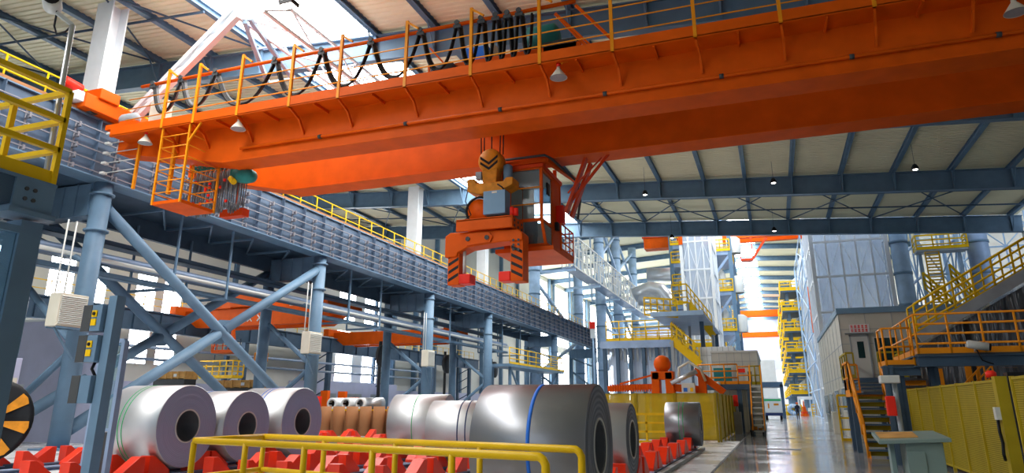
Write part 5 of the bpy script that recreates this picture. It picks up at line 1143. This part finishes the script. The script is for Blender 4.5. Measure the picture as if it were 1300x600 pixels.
# furnace columns with lattice galleries
FC = ((-27.6, 84), (-27.6, 106), (-22, 97), (-22, 109), (-22, 124))
for k, (x, y) in enumerate(FC):
    t = thing('furnace_column', 'tall pale blue round column of the furnace bay, %s' % ('leftmost, behind the runway girder', 'second, behind the far end of the runway', 'third, just right of the runway end', 'fourth, above the yellow-railed blue deck', 'rightmost, beside the silver ducts')[k], 'column', (x, y, 0), 'furnace bay columns')
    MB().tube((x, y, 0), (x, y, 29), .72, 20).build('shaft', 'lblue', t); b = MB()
    for j in range(9): b.tube((x, y, 3+3.0*j), (x, y, 3.2+3.0*j), .8, 20)
    b.build('band', 'blue', t)
for k, (ya, yb) in enumerate(((73, 85), (85, 97), (97, 109), (109, 124))):
    g_ = thing('lattice_gallery', 'pale lattice gallery high between the furnace columns, %s span' % ('nearest', 'second', 'third', 'farthest')[k], 'gallery', (-20.5, (ya+yb)/2, 16), 'lattice galleries')
    b = MB()
    for x in (-20.9, -19.4):
        lattice(b, (x, ya+.4, 18), (x, yb-.4, 18), 3.6, (0,0,1), 7, .06)
        for j in range(7): yy = ya+.5+j*(yb-ya-1)/6; b.bar((x, yy, 16.2), (x, yy, 19.8), .1)
        b.bar((x, ya+.4, 17.4), (x, yb-.4, 17.4), .08)
    for j in range(7): yy = ya+.5+j*(yb-ya-1)/6; b.bar((-20.9, yy, 19.8), (-19.4, yy, 19.8), .08)
    b.build('side_lattice', 'lgrey', g_); MB().box((-20.9, ya+.4, 16.1), (-19.4, yb-.4, 16.2)).build('floor', 'rail', g_)
    MB().bar((-23.4, ya+.6, 15.9), (-19.4, ya+.6, 15.9), .25).build('bracket', 'lblue', g_); MB().bar((-23.4, ya+.6, 15.9), (-23.4, ya+.6, 31), .2).build('hanger', 'lblue', g_)
for k, (p, q) in enumerate(((FC[0], FC[1]), (FC[2], FC[3]), (FC[3], FC[4]))):
    b = MB(); b.bar((p[0], p[1], 5), (q[0], q[1], 11), .35).bar((p[0], p[1], 17), (q[0], q[1], 11), .35).bar((p[0], p[1], 22), (q[0], q[1], 28), .35).bar((q[0], q[1], 22), (p[0], p[1], 28), .35).bar((p[0], p[1], 12), (q[0], q[1], 12), .3)
    tag(b.build('bay_brace', 'lblue'), 'pale blue diagonal braces between furnace columns, %s bay' % ('behind the runway end', 'just right of the runway end', 'farthest')[k], 'brace', 'furnace bay braces')
p = G(752, 413, Y=88); t = thing('signal_light', 'red and white signal post at the far end of the runway railing', 'signal', (p.x, 88, p.z-1)); MB().tube((p.x, 88.15, 0), (p.x, 88.15, p.z-1.6), .12, 8).build('post', 'lblue', t); MB().box((p.x-.3, 88, p.z-1.6), (p.x+.3, 88.3, p.z-.4)).build('white_box', 'wpanel', t); MB().box((p.x-.35, 87.9, p.z-.4), (p.x+.35, 88.3, p.z+.5)).build('red_box', 'redp', t)
# big ducts
t = thing('duct', 'fat silver insulated duct bending down between the furnace frames', 'duct', (-15, 100, 14))
p = [G(*q, Y=98) for q in ((805, 375), (826, 366), (838, 368), (846, 378), (852, 385), (872, 384))]
MB().path(p, 1.05, 16).build('upper_bend', 'duct', t); q = [G(*q, Y=98) for q in ((812, 380), (836, 382), (845, 390), (847, 410))]; MB().path(q, 1.0, 16).build('lower_bend', 'duct', t)
t = thing('duct', 'straight silver insulated duct running level above the bent one', 'duct', (-14, 100, 22)); MB().tube(G(822, 349, Y=100), G(880, 347, Y=100), 1.0, 16).build('pipe', 'duct', t)
# furnace frame left (yellow balconies)
def balcony_frame(name, label, x0, x1, y0, y1, zs, ztop, vessel=True):
    t = thing(name, label, 'tower', ((x0+x1)/2, (y0+y1)/2, 0))
    for xx in (x0, x1):
        for yy in (y0, y1): MB().bar((xx, yy, 0), (xx, yy, ztop), .5).build('post', 'blue', t)
    for z in zs:
        d_ = MB().box((x0, y0-.2, z-.5), (x1, y1, z)).build('deck', 'rail', t); rail_mesh(MB(), [(x0, y0-.3, z), (x1, y0-.3, z), (x1, y1, z)], 1.5, 1.0, .07, (.33, .66), .35).build('railing', 'yellow', d_)
        b = MB(); b.bar((x0, y0, z-3.4), (x1, y0, z-.4), .3); b.build('brace', 'rail', d_)
        if vessel: MB().lathe((x0+1.0, y0+1, z), (0,0,1), [(0, .55), (2.4, .55), (3.0, .2), (3.0, .01)], 14).lathe((x0+2.8, y0+2, z), (0,0,1), [(0, .9), (1.9, .9), (2.2, .5), (2.2, .01)], 14).build('vessel', 'lgrey', d_)
    return t
balcony_frame('furnace_frame', 'blue furnace frame with three yellow balconies right of the white wrapped tower', G(909, 400, Y=92).x, G(934, 400, Y=92).x, 92, 102, (10.4, 15.4, 20.6), 24.5)
balcony_frame('narrow_frame', 'narrow blue frame of small yellow balconies left of the white wrapped tower', G(856, 380, Y=91).x, G(871, 380, Y=91).x, 91, 95.5, (13.8, 16.2, 19.2, 21.6, 25.0), 26, False)
for k in range(4):
    y = 112+24*k
    balcony_frame('balcony_frame', 'far blue frame with yellow balconies on the left of the aisle, %s in its row' % ('first', 'second', 'third', 'last')[k], -12.5, -6.6-.1*k, y, y+9, (6, 10.6, 15.2, 19.8), 22.5, False)
lattice_tower('wrapped_tower', 'tall white lattice tower wrapped in plastic left of the aisle, above the panelled house', G(869, 380, Y=80).x, G(907, 380, Y=80).x, 80, 88, 26, 'white', cover='plast', nx=4, bay=3.2, r=.16, dg=.4)
tag(MB().box((G(869, 380, Y=80).x-.2, 79.75, 19.2), (G(869, 380, Y=80).x+.25, 79.9, 21.9)).build('orange_strip', 'orange'), 'orange vertical strip on the left edge of the white wrapped tower', 'panel')
t = thing('roof_walkway', 'yellow-railed walkway over the roof of the white panelled house', 'platform', (-9, 72, 6))
MB().box((-13.5, 70, 6.6), (-5.0, 78, 7.0)).build('deck', 'yellow', t); rail_mesh(MB(), [(-13.5, 70, 7.0), (-5.0, 70, 7.0)], 1.6, 1.0, .06, (.33, .66), .3).build('railing', 'yellow', t)
for xx in (-13, -9, -5.2): MB().bar((xx, 70.5, 0), (xx, 70.5, 6.6), .3).build('post', 'blue', t)
# cranes of the far hall
def far_crane(y, z, x0, x1, label, hook=True):
    t = thing('far_crane', label, 'bridge crane', ((x0+x1)/2, y, z)); MB().box((x0, y, z), (x1, y+.8, z+1.5)).build('girder', 'orange', t); MB().box((x0, y+3, z), (x1, y+3.8, z+1.5)).build('girder', 'orange', t)
    
    for xe in (x0, x1-1): MB().box((xe, y-.4, z-.2), (xe+1, y+4.4, z+.8)).build('end_carriage', 'orange', t)
    if hook:
        MB().box((-2.6, y-.2, z-3.3), (-1.0, y+1.2, z-3.0)).bar((-2.6, y, z-3), (-2.6, y, z), .15).bar((-1, y, z-3), (-1, y, z), .15).bar((-1, y, z-3.1), (1.0, y, z-.2), .3).build('cab', 'rust', t)
    return t
far_crane(100, 24.0, -8.6, 7.4, 'orange crane girder just below the lower dark rafter, high over the aisle')
far_crane(205, 25.2, -11, 9, 'far orange bridge crane, nearer of the distant ones over the aisle', False); far_crane(240, 22.5, -11, 9, 'farthest orange bridge crane over the aisle', False)
p = G(840, 309, Y=97); t = thing('far_crane', 'short orange crane girder end at the left above the narrow balconies', 'bridge crane', p); MB().box((p.x-2.5, 97, p.z-.6), (p.x+2.3, 99, p.z+.9)).build('girder', 'orange', t); MB().box((p.x-2.7, 96.8, p.z+.9), (p.x+2.5, 99.2, p.z+1.1)).build('top_plate', 'rust', t)
# ground objects at the end of the aisle
p = G(983, 533, Z=0); Yv = p.y
t = thing('box_truck', 'small white box truck with a green band parked in the aisle', 'truck', (p.x, Yv+2, 0))
MB().box((p.x-.93, Yv, .75), (p.x+.93, Yv+4.2, 2.3)).build('cargo_box', 'wpanel', t, .03); MB().box((p.x-.85, Yv-.02, 1.95), (p.x+.85, Yv, 2.15)).build('green_band', 'greenp', t); MB().box((p.x-.9, Yv-.05, .45), (p.x+.9, Yv+4, .75)).build('bumper', 'navy', t, .02); MB().box((p.x-.9, Yv+4.2, .5), (p.x+.9, Yv+6, 2.2)).build('cab', 'wpanel', t, .1)
MB().box((p.x-.5, Yv-.02, 1.2), (p.x-.35, Yv, 1.7)).box((p.x+.1, Yv-.02, 1.5), (p.x+.6, Yv, 1.7)).build('rear_mark', 'hook', t)
for dx in (-.75, .75):
    for dy in (.6, 4.6): MB().tube(p+V((dx-.12, dy, .38)), p+V((dx+.12, dy, .38)), .38, 16).build('wheel', 'black', t)
t = thing('portal_frame', 'blue steel portal frame over the parked truck', 'portal', (-.6, 92, 0)); yq = 92
for u in (965.5, 993): x = G(u, 500, Y=yq).x; MB().bar((x, yq, 0), (x, yq, 3.9), .4).build('leg', 'dblue', t)
MB().box((G(964, 500, Y=yq).x, yq-.2, 3.6), (G(995, 500, Y=yq).x, yq+6, 4.2)).build('top_slab', 'dblue', t); 
tag(MB().box((-3.6, 140, 0), (.6, 140.3, 9.5)).build('white_screen', 'wpanel'), 'white ribbed screen wall behind the portal and truck', 'screen')
p = G(1022, 528, Z=0); y = p.y
t = thing('white_gantry', 'white gantry frame behind the walking worker', 'gantry', (p.x+.5, y+6, 0)); yy = y+6
g0, g1 = G(1014, 520, Y=yy).x, G(1040, 520, Y=yy).x
MB().box((g0, yy, 0), (g0+.25, yy+.3, 2.6)).box((g1-.25, yy, 0), (g1, yy+.3, 2.6)).build('leg', 'wpanel', t); MB().box((g0, yy-.1, 2.3), (g1, yy+.6, 2.75)).build('beam', 'wpanel', t); MB().box((G(1026, 520, Y=yy-1).x, yy-1, .6), (g1, yy-.4, 1.1)).build('shelf', 'wpanel', t)
b = MB(); rail_mesh(b, [(G(1031, 520, Y=yy-2).x, yy-2, 0), (g1, yy-2, 0)], 1.6, .6, .08, (.25, .5, .75)); b.build('yellow_steps', 'yellow', t)
t = thing('orange_stand', 'tapered orange stand with stacked tiers beside the walking worker', 'stand', (p.x, y, 0)); 
MB().lathe((p.x, y, 0), (0,0,1), [(0, .02), (0, .55), (.3, .55), (.32, .42), (.7, .42), (.72, .3), (1.3, .22), (1.35, .12), (1.9, .1), (2.2, .02)], 6, False).build('body', 'orange', t); MB().lathe((p.x, y, 0), (0,0,1), [(.42, .44), (.55, .44)], 6, False).build('band', 'redp', t)
p = G(1005, 527, Z=0); y = p.y+4
b = MB(); rail_mesh(b, [(G(994, 520, Y=y).x, y, 0), (G(1018, 520, Y=y).x, y, 0)], 1.5, .6, .12, (.3, .6), .5); tag(b.build('yellow_barrier', 'yellow'), 'yellow barrier across the aisle behind the worker', 'railing')
x = G(1007, 519, Y=y-1).x; t = thing('wrapped_coil', 'blue and white wrapped coil before the yellow barrier', 'coil', (x, y-1, 0)); MB().lathe((x, y-1.4, .85), (0,1,0), [(0, .3), (0, .85), (.9, .85), (.9, .3), (0, .3)], 24).build('wrap', 'lblue', t); b = MB()
for k in range(8): a_ = k*math.pi/4; b.bar((x+math.cos(a_)*.35, y-1.42, .85+math.sin(a_)*.35), (x+math.cos(a_)*.8, y-1.42, .85+math.sin(a_)*.8), .12, .02)
b.build('wrap_strip', 'wpanel', t)
# floor details
for k, (u, v, w_) in enumerate(((995, 556, .5), (995, 570, .6))):
    p = G(u, v, Z=0); tag(MB().box((p.x-w_, p.y-.3, .0), (p.x+w_, p.y+.3, .012)).build('floor_cover', 'dgrey'), ('farther' if k == 0 else 'nearer')+' small dark cover plate set in the aisle floor', 'cover plate')
b = MB()
for k in range(16): y = 60+9*k; b.box((-1.0, y, .0), (-.9, y+5, .004))

# walking worker
p = G(1014, 533, Z=0)
def person(p, h=1.78):
    me = bpy.data.meshes.new('person'); o = bpy.data.objects.new('person', me); COL.objects.link(o); o.location = p
    J = [(0,0,.98,.14,.11), (0,0,1.2,.15,.11), (0,0,1.42,.17,.11), (0,.0,1.53,.06,.06), (0,-.01,1.66,.1,.11), (0,0,1.74,.085,.09),
         (-.19,0,1.42,.065,.065), (-.24,.05,1.15,.05,.05), (-.23,-.06,.9,.04,.04), (-.23,-.08,.8,.04,.025), (.19,0,1.42,.065,.065), (.24,-.03,1.15,.05,.05), (.23,-.15,.92,.04,.04), (.23,-.17,.82,.04,.025),
         (-.1,0,.9,.09,.09), (-.1,-.12,.5,.065,.065), (-.1,-.1,.1,.045,.045), (-.1,-.25,.04,.045,.035), (.1,0,.9,.09,.09), (.1,.08,.5,.065,.065), (.1,.3,.14,.045,.045), (.1,.2,.04,.045,.035)]
    E_ = [(0,1),(1,2),(2,3),(3,4),(4,5),(2,6),(6,7),(7,8),(8,9),(2,10),(10,11),(11,12),(12,13),(0,14),(14,15),(15,16),(16,17),(0,18),(18,19),(19,20),(20,21)]
    me.from_pydata([(a, b_, c) for a, b_, c, _, _ in J], E_, []); sk_ = o.modifiers.new('skin', 'SKIN')
    for i, j in enumerate(J): me.skin_vertices[0].data[i].radius = (j[3], j[4])
    me.skin_vertices[0].data[0].use_root = True
    ss = o.modifiers.new('sub', 'SUBSURF'); ss.levels = 2; ss.render_levels = 2
    me.materials.append(M['cloth'])
    tag(o, 'worker in dark clothes and an orange helmet walking along the aisle', 'person')
    MB().lathe(p+V((0, -.005, 1.68)), (0,0,1), [(0, .16), (.015, .125), (.06, .12), (.11, .085), (.13, .01)], 16).build('helmet', 'orange', o)
    MB().lathe(p+V((0, -.075, 1.6)), (0,0,1), [(-.06, .02), (-.03, .055), (.04, .06), (.07, .05)], 12).build('face', 'skin', o)
    return o
person(p)
# ================================================================== LIGHT
w = bpy.data.worlds.new('world'); SC.world = w; w.use_nodes = True
bg = w.node_tree.nodes['Background']; bg.inputs[0].default_value = (.78, .88, 1, 1); bg.inputs[1].default_value = 1.3
SC.view_settings.view_transform = 'Standard'; SC.view_settings.look = 'None'; SC.view_settings.gamma = 1; SC.view_settings.use_curve_mapping = False
SC.view_settings.exposure = 0.0
